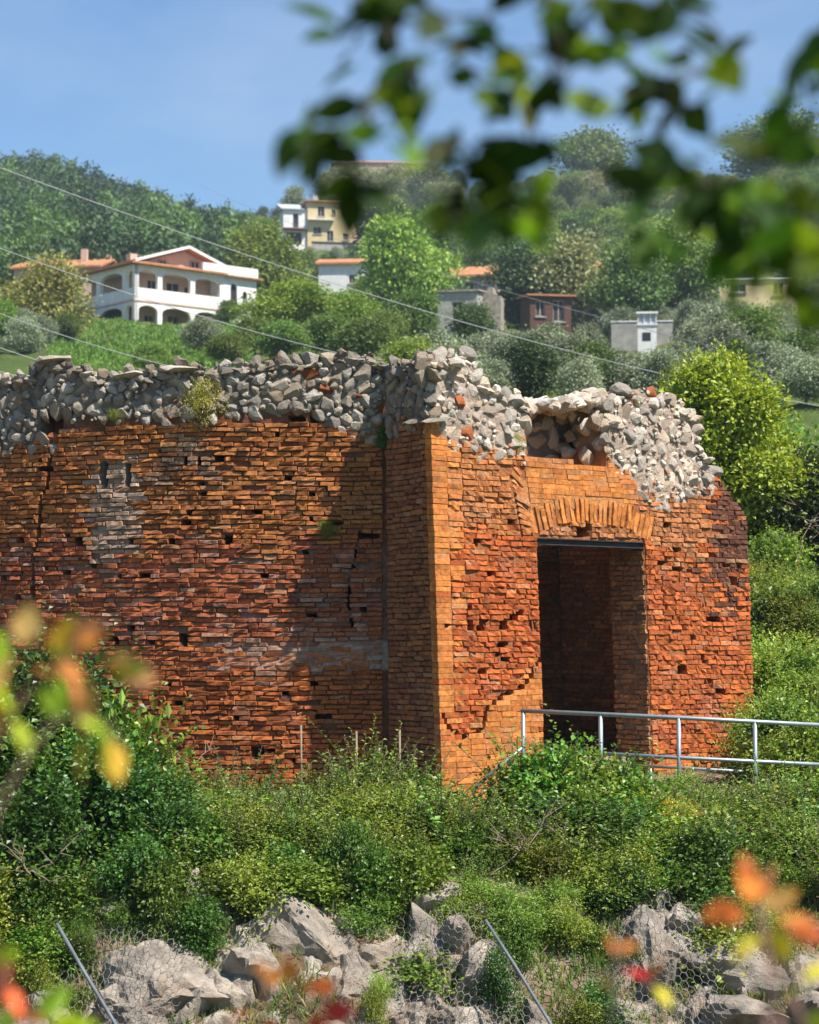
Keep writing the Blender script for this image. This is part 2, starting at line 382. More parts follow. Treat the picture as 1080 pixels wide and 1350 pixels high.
for _i in range(150):
    _x, _y = _hr.uniform(0, 985), _hr.uniform(565, 1010)
    if 480 < _x < 606 or 690 < _x < 862 or (_x > 600 and _y < 680): continue
    if 575 < _x < 715 and _y > 900: continue
    HOLES.append((_x, _y, _hr.uniform(4, 15), _hr.uniform(3.5, 6.5)))
CRACKS = [(np.array([(78, 548), (74, 585), (64, 610), (63, 640), (54, 655), (52, 690), (50, 715), (44, 725), (44, 790)], float), 1.9),
          (np.array([(476, 700), (469, 735), (462, 755), (460, 800), (466, 828)], float), 1.2),
          (np.array([(711, 868), (700, 892), (690, 905), (664, 917), (642, 933), (637, 962), (612, 971), (592, 962), (583, 940)], float), 1.9)]
def crack_d(px, py):
    best = np.full(px.shape, 1e9)
    for pl, w in CRACKS:
        for a, b in zip(pl[:-1], pl[1:]):
            d = b - a; k = np.clip(((px - a[0]) * d[0] + (py - a[1]) * d[1]) / (d @ d), 0, 1)
            best = np.minimum(best, np.hypot(px - a[0] - k * d[0], py - a[1] - k * d[1]) - w)
    return best
def hole_m(px, py, grow=0.0):
    m = crack_d(px, py) < grow
    for x, y, w, h in HOLES: m |= (abs(px - x) < w / 2 + grow) & (abs(py - y) < h / 2 + grow)
    return m
# arch over the doorway, in the plane of the front face
TM = (T1 + T2) / 2; HC = (T2 - T1) / 2 + 0.04; ZS = ZBEAM + 0.03; RISE = 0.20
RIN = (HC * HC + RISE * RISE) / (2 * RISE); ZC = ZS + RISE - RIN; ROUT = RIN + 0.36; AMAX = math.asin(HC / RIN) + 0.02
TSK0, TSK1 = t_of(676), t_of(711)
ZK0, ZK1 = float(z_of(SF, np.array(TSK0), 612.0)), float(z_of(SF, np.array(TSK0), 700.0))
def arch_zone(t, z):
    r = np.hypot(t - TM, z - ZC); a = np.arctan2(t - TM, z - ZC)
    return (abs(a) < AMAX) & (r > RIN) & (r < ROUT)
def skew_zone(t, z): return (t > TSK0 + (ZK0 - z) * 0.25) & (t < TSK1 + 0.02 - np.clip(z - ZS, 0, 9) * 0.22) & (z < ZK0) & (z > ZK1)
def zone(which, u, z, off=0.0):
    """0 nothing, 1 brick, 2 rubble, 3 hole; with the pixel position"""
    S = dict(L=SL, R=SR, F=SF)[which]
    px, py = pix(S(u, z, off))
    T, B = dict(L=(TL, BL), R=(TR, BR), F=(TF, BF))[which]
    top = np.interp(px, T[:, 0], T[:, 1]); bor = np.interp(px, B[:, 0], B[:, 1]) + 5 * np.sin(px * 0.21) + 3 * np.sin(px * 0.53)
    k = np.where(py < top, 0, np.where(py < bor, 2, 1))
    h = hole_m(px, py)
    if which == 'R': h &= False
    k = np.where(h & (k > 0), 3, k)
    if which == 'F':
        k = np.where((u > T1) & (u < T2) & (z < ZHEAD), 0, k)
    return k, px, py
def fresh(px, py):                             # the neat repaired brickwork of the front face
    tooth = 597 + 7 * np.sin(py * 0.16) + 6 * np.sign(np.sin(py * 0.11 + 1))
    rep = (px < tooth + np.clip((640 - abs(py - 640)) / 640, 0, 1) * 2) & (px > 540)
    lowl = (px < 713) & (py > np.interp(px, [575, 592, 612, 640, 664, 690, 711], [950, 962, 971, 950, 917, 905, 868])) & (px > 575)
    return rep | lowl | ((px > 692) & (px < 838) & (py < 672) & (py > 600)) | ((px > 862) & (py > 1003))
def brick_colour(which, px, py, rng):
    n = rng.random(); py = py + rng.normal(0, 9) + 14 * math.sin(px * 0.031) + 8 * math.sin(px * 0.083); px = px + rng.normal(0, 6)
    def mx(a, b, k): return np.asarray(a) * (1 - k) + np.asarray(b) * k
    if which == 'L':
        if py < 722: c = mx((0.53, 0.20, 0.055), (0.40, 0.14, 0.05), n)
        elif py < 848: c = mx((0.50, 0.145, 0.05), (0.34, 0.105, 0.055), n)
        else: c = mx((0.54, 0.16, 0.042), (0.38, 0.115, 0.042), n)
        if 116 < px < 184 and 598 < py < 722: c = mx(c, (0.47, 0.37, 0.29), rng.uniform(0.45, 0.95))
        if 200 < px < 282 and 598 < py < 640: c = mx(c, (0.38, 0.29, 0.21), 0.6)
        if 280 < px < 520 and 846 < py < 882: c = mx(c, (0.46, 0.34, 0.27), 0.55 * rng.random() + 0.15)
        if 720 < py < 850 and rng.random() < 0.16: c = mx(c, (0.45, 0.32, 0.26), 0.5)
    elif which == 'R': c = mx((0.42, 0.17, 0.065), (0.31, 0.12, 0.06), n)
    elif which == 'I': c = mx((0.56, 0.26, 0.11), (0.36, 0.16, 0.08), n)
    else:
        if fresh(px, py): c = mx((0.68, 0.255, 0.065), (0.60, 0.20, 0.05), n)
        elif px < 715: c = mx((0.60, 0.235, 0.08), (0.50, 0.18, 0.06), n) if py < 712 else mx((0.60, 0.155, 0.04), (0.48, 0.11, 0.032), n)
        else:
            c = mx((0.60, 0.165, 0.042), (0.46, 0.115, 0.038), n)
            if py < 740 and px < 935: c = mx(c, (0.52, 0.24, 0.10), 0.7)
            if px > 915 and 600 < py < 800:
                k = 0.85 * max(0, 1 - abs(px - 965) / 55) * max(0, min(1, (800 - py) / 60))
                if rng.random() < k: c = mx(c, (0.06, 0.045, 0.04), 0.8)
    if rng.random() < 0.05: c = mx(c, (0.55, 0.33, 0.18), 0.4)
    return np.clip(c * rng.uniform(0.72, 1.12), 0.01, 0.9)
ks = np.array([-1, -0.36, 0.32, 1.0])
TPL = np.array([[a, 1] for a in ks] + [[a, -1] for a in ks[::-1]], float)      # outline, 8 points
def brick_geo(S, cu, cz, hl, hh, off, depth, rng, ang=0.0, rough=1.0):
    ca, sa = math.cos(ang), math.sin(ang)
    V = []; jit = rng.normal(0, 0.0024 * rough, (8, 2)) * [1.8, 1.0]
    for k, (inset, dz) in enumerate(((1.0, -depth), (1.0, -0.004 - 0.004 * rough), (0.0, 0.0))):
        o = TPL * [hl, hh]
        if k == 2: o = np.sign(TPL) * (np.abs(TPL) * [hl, hh] - [[0.004 * rough + 0.001 if abs(q) > 0.9 else 0.0, 0.0025 * rough + 0.0008] for q in TPL[:, 0]])
        if k: o = o + (jit if k == 1 else jit + rng.normal(0, 0.0014 * rough, o.shape))
        d = off + dz + (rng.normal(0, 0.0065 * rough, 8) if k == 2 else 0)
        V.append(S(cu + o[:, 0] * ca - o[:, 1] * sa, cz + o[:, 0] * sa + o[:, 1] * ca, d + np.zeros(8)))
    return np.concatenate(V)
_q = []
for r in (0, 1):
    for i in range(8): _q.append([r * 8 + i, r * 8 + (i + 1) % 8, r * 8 + 8 + (i + 1) % 8, r * 8 + 8 + i])
for i in range(3): _q.append([16 + i, 16 + i + 1, 16 + 6 - i, 16 + 7 - i])
BQ = np.array(_q)
BRICKS = []          # (area, V, colour)
def ero(u, z):
    return 0.016 * mnoise.fractal(Vector((u * 1.5, z * 3.2, 3.1)), 0.8, 2.0, 3) - 0.05 * max(0.0, mnoise.fractal(Vector((u * 2.2, z * 6.5, 9.7)), 0.8, 2.0, 3) - 0.30)
def lay_bricks(which, S, u0, u1, zlo, zhi, rng, lmin, lmax, zfun=None, colwhich=None, CH=0.066):
    nc = int((zhi - zlo) / CH)
    for c in range(nc):
        z = zlo + (c + 0.5) * CH
        us = np.arange(u0, u1, 0.012)
        wav = 0.010 * np.sin(us * 1.7 + c * 0.05) + 0.006 * np.sin(us * 4.1 + c * 0.21)
        if zfun is None:
            k, px, py = zone(which, us, z + wav)
            ok = (k == 1) | ((k == 2) & (zone(which, us, z + wav - 0.10)[0] == 1))
            if which == 'F': ok &= ~arch_zone(us, z + wav) & ~skew_zone(us, z + wav) & ~((us > T1) & (us < T2) & (z < ZBEAM + 0.02))
        else:
            ok = zfun(us, z); px, py = pix(S(us, np.full_like(us, z), 0))
        i = 0; n = len(us); start = True
        while i < n:
            if not ok[i]: i += 1; continue
            j = i
            while j < n and ok[j]: j += 1
            a, b = us[i], us[j - 1] + 0.012
            p = a; firstb = True
            while p < b - 0.03:
                ln = rng.uniform(lmin, lmax)
                if firstb: ln *= rng.uniform(0.4, 1.0) if c % 2 else 0.85; firstb = False
                q = min(p + ln, b)
                if b - q < 0.07: q = b
                m = int(min(n - 1, max(0, ((p + q) / 2 - u0) / 0.012)))
                x, y = float(px[m]), float(py[m])
                cu0 = (p + q) / 2
                if which == 'F' and zfun is None and q < b - 0.1 and bool(fresh(np.array(x), np.array(y))): q = min(max(q, p + 0.25), b)
                fr = which == 'F' and bool(fresh(np.array(x), np.array(y)))
                rough = 0.30 if fr else 1.2
                gap = 0.0025 if fr else rng.uniform(0.003, 0.009)
                hh = CH / 2 - (0.0022 if fr else rng.uniform(0.0025, 0.0075 if which == 'F' else 0.0105))
                off = rng.normal(0, 0.003) if fr else rng.normal(0, 0.006 if which == 'F' else 0.010) + ero(cu0, z)
                if not fr:
                    r = rng.random()
                    if r < 0.05: off -= rng.uniform(0.025, 0.06)
                    if r > 0.988: p = q; continue
                    if which == 'L' and y > 846 and y < 882 and x > 280: hh = CH / 2 - 0.006; off = rng.normal(-0.01, 0.004)
                if not fr and zfun is None: off = max(off, (-0.010 if which == 'F' else -0.018) if rng.random() < 0.985 else -0.08)
                cu = (p + q) / 2; hl = max(0.012, (q - p) / 2 - gap)
                V = brick_geo(S, cu, z + wav[m] + (0 if fr else rng.normal(0, 0.004)), hl, hh, off, 0.11, rng, 0 if fr else rng.normal(0, 0.012), rough)
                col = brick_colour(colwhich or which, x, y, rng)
                vis = 1.0 if y < 985 and 5 < x < 995 else 0.0
                BRICKS.append((vis * hl * hh * (1.0 if which in 'LF' else 0.4) * rng.uniform(0.5, 1.0) * (0.0 if colwhich == 'I' else 1), V, col))
                p = q
            i = j
RUIN = empty('brick_ruin', (0.3, 25.0, -0.5))
tag(RUIN, 'roofless red brick ruin with white rubble stone top and dark doorway', 'ruin')
B0 = np.array(RUIN.location)
def part(name, me, parent=None):
    o = add(name, me, parent or RUIN)
    if parent is None: o.location = -B0
    return o
rng = np.random.default_rng(11)
ZLO = -0.95
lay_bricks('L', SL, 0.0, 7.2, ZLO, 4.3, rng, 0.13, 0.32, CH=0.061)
lay_bricks('R', SR, 0.112, 1.1, ZLO + 0.01, 4.4, rng, 0.14, 0.28)
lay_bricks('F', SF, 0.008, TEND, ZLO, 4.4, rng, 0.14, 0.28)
# infill over the steel beam, under the arch
def infill(us, z): 
    r = np.hypot(us - TM, z - ZC); k, px, py = zone('F', us, np.full_like(us, z))
    return (us > T1) & (us < T2) & (r < RIN - 0.05) & (z > ZBEAM + 0.02) & (k == 1)
lay_bricks('F', lambda u, z, o: SF(u, z, np.asarray(o) - 0.05), T1, T2, ZBEAM + 0.012, ZBEAM + 0.30, rng, 0.20, 0.28, infill)
# right reveal of the doorway and the inside walls
OFFB = -3.0
def SJ(u, z, off): return SF(T2 - 0.022 - np.asarray(off), z, -np.asarray(u) - 0.0)
def SI(u, z, off): return SF(u, z, OFFB + np.asarray(off))
lay_bricks('F', SJ, 0.02, 0.62, ZLO, ZHEAD + 0.3, rng, 0.16, 0.3, lambda u, z: (u > 0) & (z < ZHEAD + 0.05), 'I')
def SW(u, z, off): return SF(TEND - 0.7 - np.asarray(off), z, -np.asarray(u))
lay_bricks('F', SW, 0.6, 2.98, 0.0, 3.3, rng, 0.18, 0.3, lambda u, z: (u > -9), 'I')
lay_bricks('F', SI, 0.7, TEND - 0.7, 0.0, 3.4, rng, 0.22, 0.36, lambda u, z: (u > -9), 'I')
def SC(u, z, off): return SF(-0.12 + np.asarray(off), z, -0.5 - np.asarray(u))
print('bricks', len(BRICKS), time.time() - T0)
order = np.argsort([-b[0] for b in BRICKS])
rest = Acc()
for rank, i in enumerate(order):
    a, V, col = BRICKS[i]
    cc = np.asarray(col)[None, :] * rng.uniform(0.93, 1.07, (24, 1))
    if rank < 300:
        part('brick', mesh_np('brick', V, BQ, cc, False, M['brick']))
    else: rest.put(V, BQ, col=cc)
o = part('brickwork', rest.mesh('brickwork', M['brick'])); tag(o, kind='stuff')
# voussoirs and the tilted haunch bricks
nv = 27
for i in range(nv):
    a = -AMAX + (i + 0.5) * 2 * AMAX / nv
    th = RIN * 2 * AMAX / nv
    ln = rng.uniform(0.26, 0.36); rm = RIN + ln / 2 + rng.normal(0, 0.012)
    V = brick_geo(SF, TM + rm * math.sin(a), ZC + rm * math.cos(a), ln / 2, th / 2 - rng.uniform(0.006, 0.012), rng.normal(0.0, 0.010), 0.14, rng, math.pi / 2 - a + rng.normal(0, 0.03), 1.2)
    part('voussoir', mesh_np('voussoir', V, BQ, np.array([brick_colour('F', 780, 650, rng)]).repeat(24, 0) * rng.uniform(0.85, 1.05), False, M['brick']))
nk = 12
for i in range(nk):
    f = (i + 0.5) / nk; zc = ZK1 + (ZK0 - ZK1) * f
    tl = TSK0 + (ZK0 - zc) * 0.25; tr = TSK1 + 0.02 - max(zc - ZS, 0) * 0.22
    ang = -math.radians(8 + 34 * f); ln = min(0.40, (tr - tl) * 0.95) * rng.uniform(0.85, 1.0)
    V = brick_geo(SF, (tl + tr) / 2, zc, ln / 2, 0.030, rng.normal(-0.004, 0.012), 0.14, rng, ang, 1.2)
    part('haunch_brick', mesh_np('haunch_brick', V, BQ, np.array([brick_colour('F', 650, 650, rng)]).repeat(24, 0), False, M['brick']))
# steel lintel
bm_ = Acc()
def fbox(acc, t0, t1, z0, z1, o0, o1, col=(1, 1, 1)):
    V = np.concatenate([SF(np.array([t0, t1, t1, t0]), np.full(4, z0), np.array([o0, o0, o1, o1])), SF(np.array([t0, t1, t1, t0]), np.full(4, z1), np.array([o0, o0, o1, o1]))])
    acc.put(V, [[3, 2, 1, 0], [4, 5, 6, 7], [0, 1, 5, 4], [1, 2, 6, 5], [2, 3, 7, 6], [3, 0, 4, 7]], col=col)
fbox(bm_, T1 + 0.004, T2 - 0.004, ZHEAD, ZHEAD + 0.014, -0.13, 0.012); fbox(bm_, T1 + 0.004, T2 - 0.004, ZBEAM - 0.012, ZBEAM, -0.13, 0.012)
fbox(bm_, T1 + 0.004, T2 - 0.004, ZHEAD + 0.013, ZBEAM - 0.011, -0.07, -0.05)
o = part('lintel_beam', bm_.mesh('lintel_beam', M['rust'])); o['label'] = 'dark iron lintel beam over the doorway'
# ------------------------------------------------------------------ masonry core (mortar bed) of each wall
def smooth_noise(u, z, s=0):
    return (np.sin(u * 9.1 + s) * np.sin(z * 11.3 + 1.7 * s) + np.sin(u * 23.0 + z * 7 + s) * 0.6 + np.sin(z * 31 + u * 5 - s) * 0.5 + np.sin(u * 51 - z * 37) * 0.3) / 2.4
def core(which, S, u0, u1, zlo, thick, name, du=0.045, zhi=None, colour=None):
    us = np.linspace(u0, u1, max(3, int((u1 - u0) / du)))
    if zhi is None:
        px = pix(S(us, np.full_like(us, 4.2), 0))[0]
        T = dict(L=TL, R=TR, F=TF)[which]
        ztop = z_of(S, us, np.interp(px, T[:, 0], T[:, 1]) + 9)
        px = pix(S(us, ztop, 0))[0]; ztop = z_of(S, us, np.interp(px, T[:, 0], T[:, 1]) + 9)
    else: ztop = np.full_like(us, zhi)
    nzr = int((max(ztop) - np.min(zlo)) / du)
    w = np.linspace(0, 1, nzr)[:, None]
    Z = np.asarray(zlo) * (1 - w) + ztop[None, :] * w
    U = np.broadcast_to(us, Z.shape)
    if which in 'LRF' and zhi is None:
        k, px, py = zone(which, U, Z)
        off = np.where(k == 2, -0.024 if which == 'F' else -0.034, np.where(k == 3, -0.30, dict(F=-0.020, L=-0.034, R=-0.032)[which]))
        fr = np.zeros_like(px, bool)
        if which == 'F': fr = fresh(px, py); off = np.where(fr & (k == 1), -0.007, off)
        if which == 'L': off = np.where((py > 846) & (py < 882) & (px > 280) & (k == 1), -0.022, off)
        off = off + smooth_noise(U, Z) * np.where(k == 2, 0.026, np.where(fr, 0.001, 0.005))
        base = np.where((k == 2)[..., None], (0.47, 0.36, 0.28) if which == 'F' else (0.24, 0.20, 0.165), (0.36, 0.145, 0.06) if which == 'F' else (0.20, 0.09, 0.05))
        base = np.where((fr & (k == 1))[..., None], (0.56, 0.25, 0.09), base)
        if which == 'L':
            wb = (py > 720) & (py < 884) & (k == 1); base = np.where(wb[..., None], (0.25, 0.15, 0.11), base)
            base = np.where(((py > 846) & (py < 882) & (px > 280 + 40 * np.sin(py * 0.9)))[..., None], (0.46, 0.36, 0.29), base)
            gp = (px > 120 + 6 * np.sin(py * 0.4)) & (px < 180 + 7 * np.sin(py * 0.31)) & (py > 602) & (py < 722); base = np.where(gp[..., None], (0.36, 0.31, 0.26), base)
    else:
        off = -0.02 + smooth_noise(U, Z) * 0.01; base = np.broadcast_to(np.array(colour or (0.25, 0.17, 0.12)), Z.shape + (3,))
    Fv = S(U, Z, off); Bv = S(U, Z, np.full_like(Z, -thick))
    n, k2 = Z.shape
    i = np.arange(n - 1)[:, None] * k2 + np.arange(k2 - 1)[None, :]
    q = np.stack([i, i + 1, i + k2 + 1, i + k2], -1).reshape(-1, 4); N0 = n * k2
    ring = np.concatenate([np.arange(k2), np.arange(1, n) * k2 + k2 - 1, (n - 1) * k2 + np.arange(k2 - 2, -1, -1), np.arange(n - 2, 0, -1) * k2])
    rr = np.roll(ring, -1)
    Q = np.concatenate([q, q[:, ::-1] + N0, np.stack([rr, ring, ring + N0, rr + N0], -1)])
    V = np.concatenate([Fv.reshape(-1, 3), Bv.reshape(-1, 3)])
    col = np.concatenate([base.reshape(-1, 3)] * 2)
    return part(name, mesh_np(name, V, Q, col, False, M['mortar']))
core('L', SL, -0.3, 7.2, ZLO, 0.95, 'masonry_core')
core('R', SR, 0.07, 1.15, ZLO, 0.06, 'masonry_core')
core('F', SFc, 0.05, T1, ZLO, 0.60, 'masonry_core')
core('F', SF, T1, T2, ZBEAM + 0.004, 0.60, 'masonry_core')
core('F', SF, T2, TEND - 0.01, ZLO, 0.60, 'masonry_core')
core('I', SI, 0.7, 6.0, ZLO, 0.4, 'masonry_core', 0.12, 3.7)
core('I', SJ, 0.02, 0.60, ZLO, 0.02, 'masonry_core', 0.06, ZHEAD + 0.02)
sl = Acc()
fbox(sl, 0.75, 1.1, ZLO, 3.6, -2.95, -0.61, (0.30, 0.17, 0.10)); part('chamber_wall', sl.mesh('chamber_wall', M['mortar']))
sl = Acc(); fbox(sl, TEND - 0.68, TEND - 0.1, ZLO, 3.6, -2.95, -0.61, (0.30, 0.17, 0.10)); part('chamber_wall', sl.mesh('chamber_wall', M['mortar']))
sl = Acc(); fbox(sl, 0.75, TEND - 0.15, 3.30, 3.75, -2.45, -0.605, (0.2, 0.16, 0.12)); part('vault', sl.mesh('vault', M['mortar']))  # stops short of the back wall: an added gap to let light in
sl = Acc(); fbox(sl, 0.75, TEND - 0.15, -0.6, 0.02, -3.0, -0.35, (0.46, 0.36, 0.26)); part('chamber_floor', sl.mesh('chamber_floor', M['mortar']))
# ------------------------------------------------------------------ rubble stones
def stone_proto(seed, sub=2, cuts=13, amp=0.16):
    r = np.random.default_rng(seed)
    bm = bmesh.new(); bmesh.ops.create_icosphere(bm, subdivisions=sub, radius=1.0)
    V = np.array([v.co for v in bm.verts]); F = np.array([[v.index for v in f.verts] for f in bm.faces]); bm.free()
    for _ in range(cuts):
        n = r.normal(size=3); n /= np.linalg.norm(n); d = r.uniform(0.42, 0.74)
        s = V @ n - d; V = V - np.outer(np.maximum(s, 0) * 0.97, n)
    V = V / np.abs(V).max(0) * 0.95
    off = r.random(3) * 50
    V = V * (1 + np.array([mnoise.fractal(Vector(v * 1.6 + off), 1.0, 2.0, 3) for v in V])[:, None] * amp)
    return V, F
STONES = [stone_proto(100 + i) for i in range(14)]
PAL = [(0.56, 0.50, 0.43), (0.46, 0.40, 0.34), (0.66, 0.60, 0.53), (0.33, 0.285, 0.24), (0.52, 0.43, 0.33), (0.42, 0.38, 0.33), (0.60, 0.51, 0.41),
       (0.50, 0.46, 0.41), (0.38, 0.31, 0.245), (0.64, 0.57, 0.48), (0.48, 0.44, 0.39), (0.34, 0.31, 0.28), (0.58, 0.53, 0.48), (0.50, 0.16, 0.06)]
PAL = [tuple(min(0.8, q * k) for q, k in zip(c, (1.16, 1.12, 1.06))) for c in PAL[:13]] + PAL[13:]
SME = [mesh_np('rubble_stone', v, f, np.tile(PAL[i], (len(v), 1)), False, M['stone']) for i, (v, f) in enumerate(STONES)]
SMEW = [mesh_np('rubble_stone', v, f, np.tile(np.array(PAL[i]) * (0.62, 0.60, 0.58), (len(v), 1)), False, M['stone']) for i, (v, f) in enumerate(STONES)]  # darker copies for left and return walls: weathering, plus their shade put into colour
ST = []              # (size, proto, matrix 3x3, position)
def frame(S, u, z, off):
    p = S(np.array([u, u + 0.01, u]), np.array([z, z, z + 0.01]), np.array([off] * 3))
    a = p[1] - p[0]; a /= np.linalg.norm(a); b = np.array([0, 0, 1.0]); n = np.cross(a, b)
    return p[0], np.stack([a, n, b], 1)
def rot2(A, ang, tilt, tilt2):
    return A @ np.array(Matrix.Rotation(ang, 3, 'Y') @ Matrix.Rotation(tilt, 3, 'X') @ Matrix.Rotation(tilt2, 3, 'Z'))
def pick(rng, red=0.05): return 13 if rng.random() < red * 0.45 else int(rng.integers(0, 13))
def rubble(which, S, u0, u1, z0, z1, rng, rmin, rmax, tries, okf=None, red=0.05, base_off=-0.045):
    pts = np.zeros((0, 3)); UU = rng.uniform(u0, u1, tries); ZZ = rng.uniform(z0, z1, tries)
    KK = zone(which, UU, ZZ)[0] if okf is None else np.full(tries, 2)
    for q in np.nonzero(KK == 2)[0]:
        f = q / tries
        r = (rmax * (1 - f) ** 1.7 + rmin) * rng.uniform(0.8, 1.15); r = min(max(r, rmin), rmax)
        u, z = UU[q], ZZ[q]
        if len(pts) and np.any(np.hypot((pts[:, 0] - u) * 0.92, pts[:, 1] - z) < (pts[:, 2] + r) * 0.78): continue
        pts = np.vstack([pts, [u, z, r]])
        dp = r * rng.uniform(0.7, 1.0); p, A = frame(S, u, z, (0.0 if which in 'LRF' else base_off + 0.05) + rng.normal(0.014, 0.012) - dp * 0.85)
        R = rot2(A, rng.normal(0, 0.45), rng.normal(0, 0.25), rng.normal(0, 0.3)) 
        ST.append((r, pick(rng, red), R * np.array([r * rng.uniform(1.2, 1.6), dp, r * rng.uniform(1.0, 1.35)]), p))
rng = np.random.default_rng(5)
rubble('L', SL, -0.05, 7.0, 3.6, 5.3, rng, 0.022, 0.098, 24000)
rubble('R', SR, 0.0, 1.05, 3.8, 5.3, rng, 0.022, 0.105, 6000)
rubble('F', SF, -0.03, TEND, 3.0, 5.3, rng, 0.022, 0.112, 24000, base_off=-0.04)
def crest(which, S, u0, u1, step, rng, offs, size=(0.06, 0.115)):
    T = dict(L=TL, R=TR, F=TF)[which]
    for off in offs:
        u = u0
        while u < u1:
            px = pix(S(np.array(u), np.array(4.8), 0))[0]; top = np.interp(px, T[:, 0], T[:, 1])
            z = float(z_of(S, np.array(u), top + rng.uniform(8, 15)))
            k = zone(which, np.array(u), np.array(z - 0.12))[0]
            r = rng.uniform(*size)
            if k == 2:
                p, A = frame(S, u, z, off + rng.normal(0, 0.03))
                ST.append((r, pick(rng, 0.03), rot2(A, rng.normal(0, 0.3), rng.normal(0, 0.2), rng.uniform(0, 6)) * np.array([r * 1.5, r * 1.3, r * rng.uniform(0.5, 0.8)]), p))
            u += step * rng.uniform(0.7, 1.3)
crest('L', SL, -0.05, 7.0, 0.12, rng, (-0.07, -0.36, -0.62)); crest('R', SR, 0.0, 1.1, 0.12, rng, (-0.07, -0.36)); crest('F', SF, -0.02, TEND, 0.12, rng, (-0.06, -0.36), (0.06, 0.115))
# slabs capping the left crest
for u, w, dz in ((6.35, 0.42, 0.0), (5.9, 0.34, 0.02), (5.45, 0.3, 0.0), (6.7, 0.36, -0.05), (4.9, 0.34, 0), (4.45, 0.3, 0), (2.6, 0.32, 0.0), (3.3, 0.3, 0.0)):
    px = pix(SL(np.array(u), np.array(4.8), 0))[0]; z = float(z_of(SL, np.array(u), np.interp(px, TL[:, 0], TL[:, 1]) + 5))
    p, A = frame(SL, u, z + dz, -0.2); ST.append((0.05, int(rng.integers(0, 13)), rot2(A, rng.normal(0, 0.06), 0, 0) * np.array([w, 0.36, 0.085]), p))
# ledge slabs on the corner pier
for t, o_, w in ((0.10, 0.0, 0.26), (-0.02, -0.25, 0.2)):
    z = float(z_of(SF, np.array(t), 553.0)); p, A = frame(SF, t, z, o_ + 0.02)
    ST.append((0.5, 5, rot2(A, -0.12, 0, 0.2) * np.array([w, 0.16, 0.055]), p))
# the cavity beside the broken top: recessed rubble wall under an overhanging cap
TG0, TG1 = t_of(700, 560), t_of(815, 560)
ZG0 = 3.72; ZG1 = float(z_of(SF, np.array((TG0 + TG1) / 2), 540.0))
def SG(u, z, off): return SF(u, z, -0.80 + np.asarray(off))
core('I', SG, TG0 - 0.7, TG1 + 1.3, 3.6, 0.7, 'masonry_core', 0.08, ZG1 + 0.08, (0.17, 0.145, 0.125))
rubble('G', SG, TG0 + 0.35, TG1 + 0.3, ZG0, ZG1, rng, 0.05, 0.15, 900, lambda u, z: True, 0.02, -0.02)
for q in range(120):
    t = TG0 - 0.15 + (TG1 - TG0 + 0.25) * rng.random()
    z = float(z_of(SF, np.array(t), np.interp(pix(SF(t, ZG1, -0.4))[0], [690, 705, 760, 790, 815], [538, 532, 530, 522, 514]))) + rng.normal(0, 0.03)
    p, A = frame(SF, t, z, -0.16 - 0.75 * rng.random()); w_ = rng.uniform(0.06, 0.13); ST.append((w_ * 0.8, pick(rng, 0.03), rot2(A, rng.normal(0, 0.4), rng.normal(0, 0.3), rng.uniform(0, 6)) * np.array([w_ * 1.2, w_ * 1.4, w_ * 0.9]), p))
for q in range(16):                                        # broken lip of the right-hand mass
    t = t_of(803 + rng.uniform(-12, 10), 560); z = rng.uniform(ZG0, ZG1 + 0.1)
    p, A = frame(SF, t, z, -0.1 - rng.random() * 0.6); r = rng.uniform(0.09, 0.16); ST.append((r * 0.9, pick(rng), rot2(A, rng.normal(0, 0.5), 0, rng.uniform(0, 6)) * np.array([r, r, r]), p))
order = np.argsort([-s[0] for s in ST]); acc = Acc()
for rank, i in enumerate(order):
    r, k, A, p = ST[i]
    if rank < 300:
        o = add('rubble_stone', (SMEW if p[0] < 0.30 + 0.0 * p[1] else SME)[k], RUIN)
        m4 = np.eye(4); m4[:3, :3] = A; m4[:3, 3] = p - B0
        o.matrix_local = Matrix(m4.tolist())
    else:
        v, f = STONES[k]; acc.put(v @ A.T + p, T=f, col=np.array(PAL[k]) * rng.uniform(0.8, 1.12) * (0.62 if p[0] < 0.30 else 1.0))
o = part('rubble_fill', acc.mesh('rubble_fill', M['stone'])); tag(o, kind='stuff')
print('ruin done', len(ST), time.time() - T0)
# ------------------------------------------------------------------ foliage generators
def unit(v): return v / (np.linalg.norm(v, axis=-1, keepdims=True) + 1e-9)
def leaves(P, D, Nn, size, asp, fold, col):
    """folded four-point leaves: base P, direction D, face normal Nn"""
    D = unit(D); S_ = unit(np.cross(D, Nn)); Nn = np.cross(S_, D)
    n = len(P); sz = size[:, None]
    tip = P + D * sz - Nn * sz * 0.12
    mid = P + D * sz * 0.48
    l = mid + S_ * sz * asp + Nn * sz * fold; r = mid - S_ * sz * asp + Nn * sz * fold
    V = np.stack([P, l, tip, r], 1).reshape(-1, 3)
    b = np.arange(n)[:, None] * 4
    T = np.concatenate([b + [0, 2, 1], b + [0, 3, 2]])
    return V, T, np.repeat(col, 4, 0)
LEAFGAIN = 1.75
def lerp_cols(rng, n, cols, jit=0.18):
    cols = np.asarray(cols, float) * LEAFGAIN; k = rng.random(n) * (len(cols) - 1); i = np.minimum(k.astype(int), len(cols) - 2); f = (k - i)[:, None]
    return (cols[i] * (1 - f) + cols[i + 1] * f) * rng.uniform(1 - jit, 1 + jit, (n, 1))
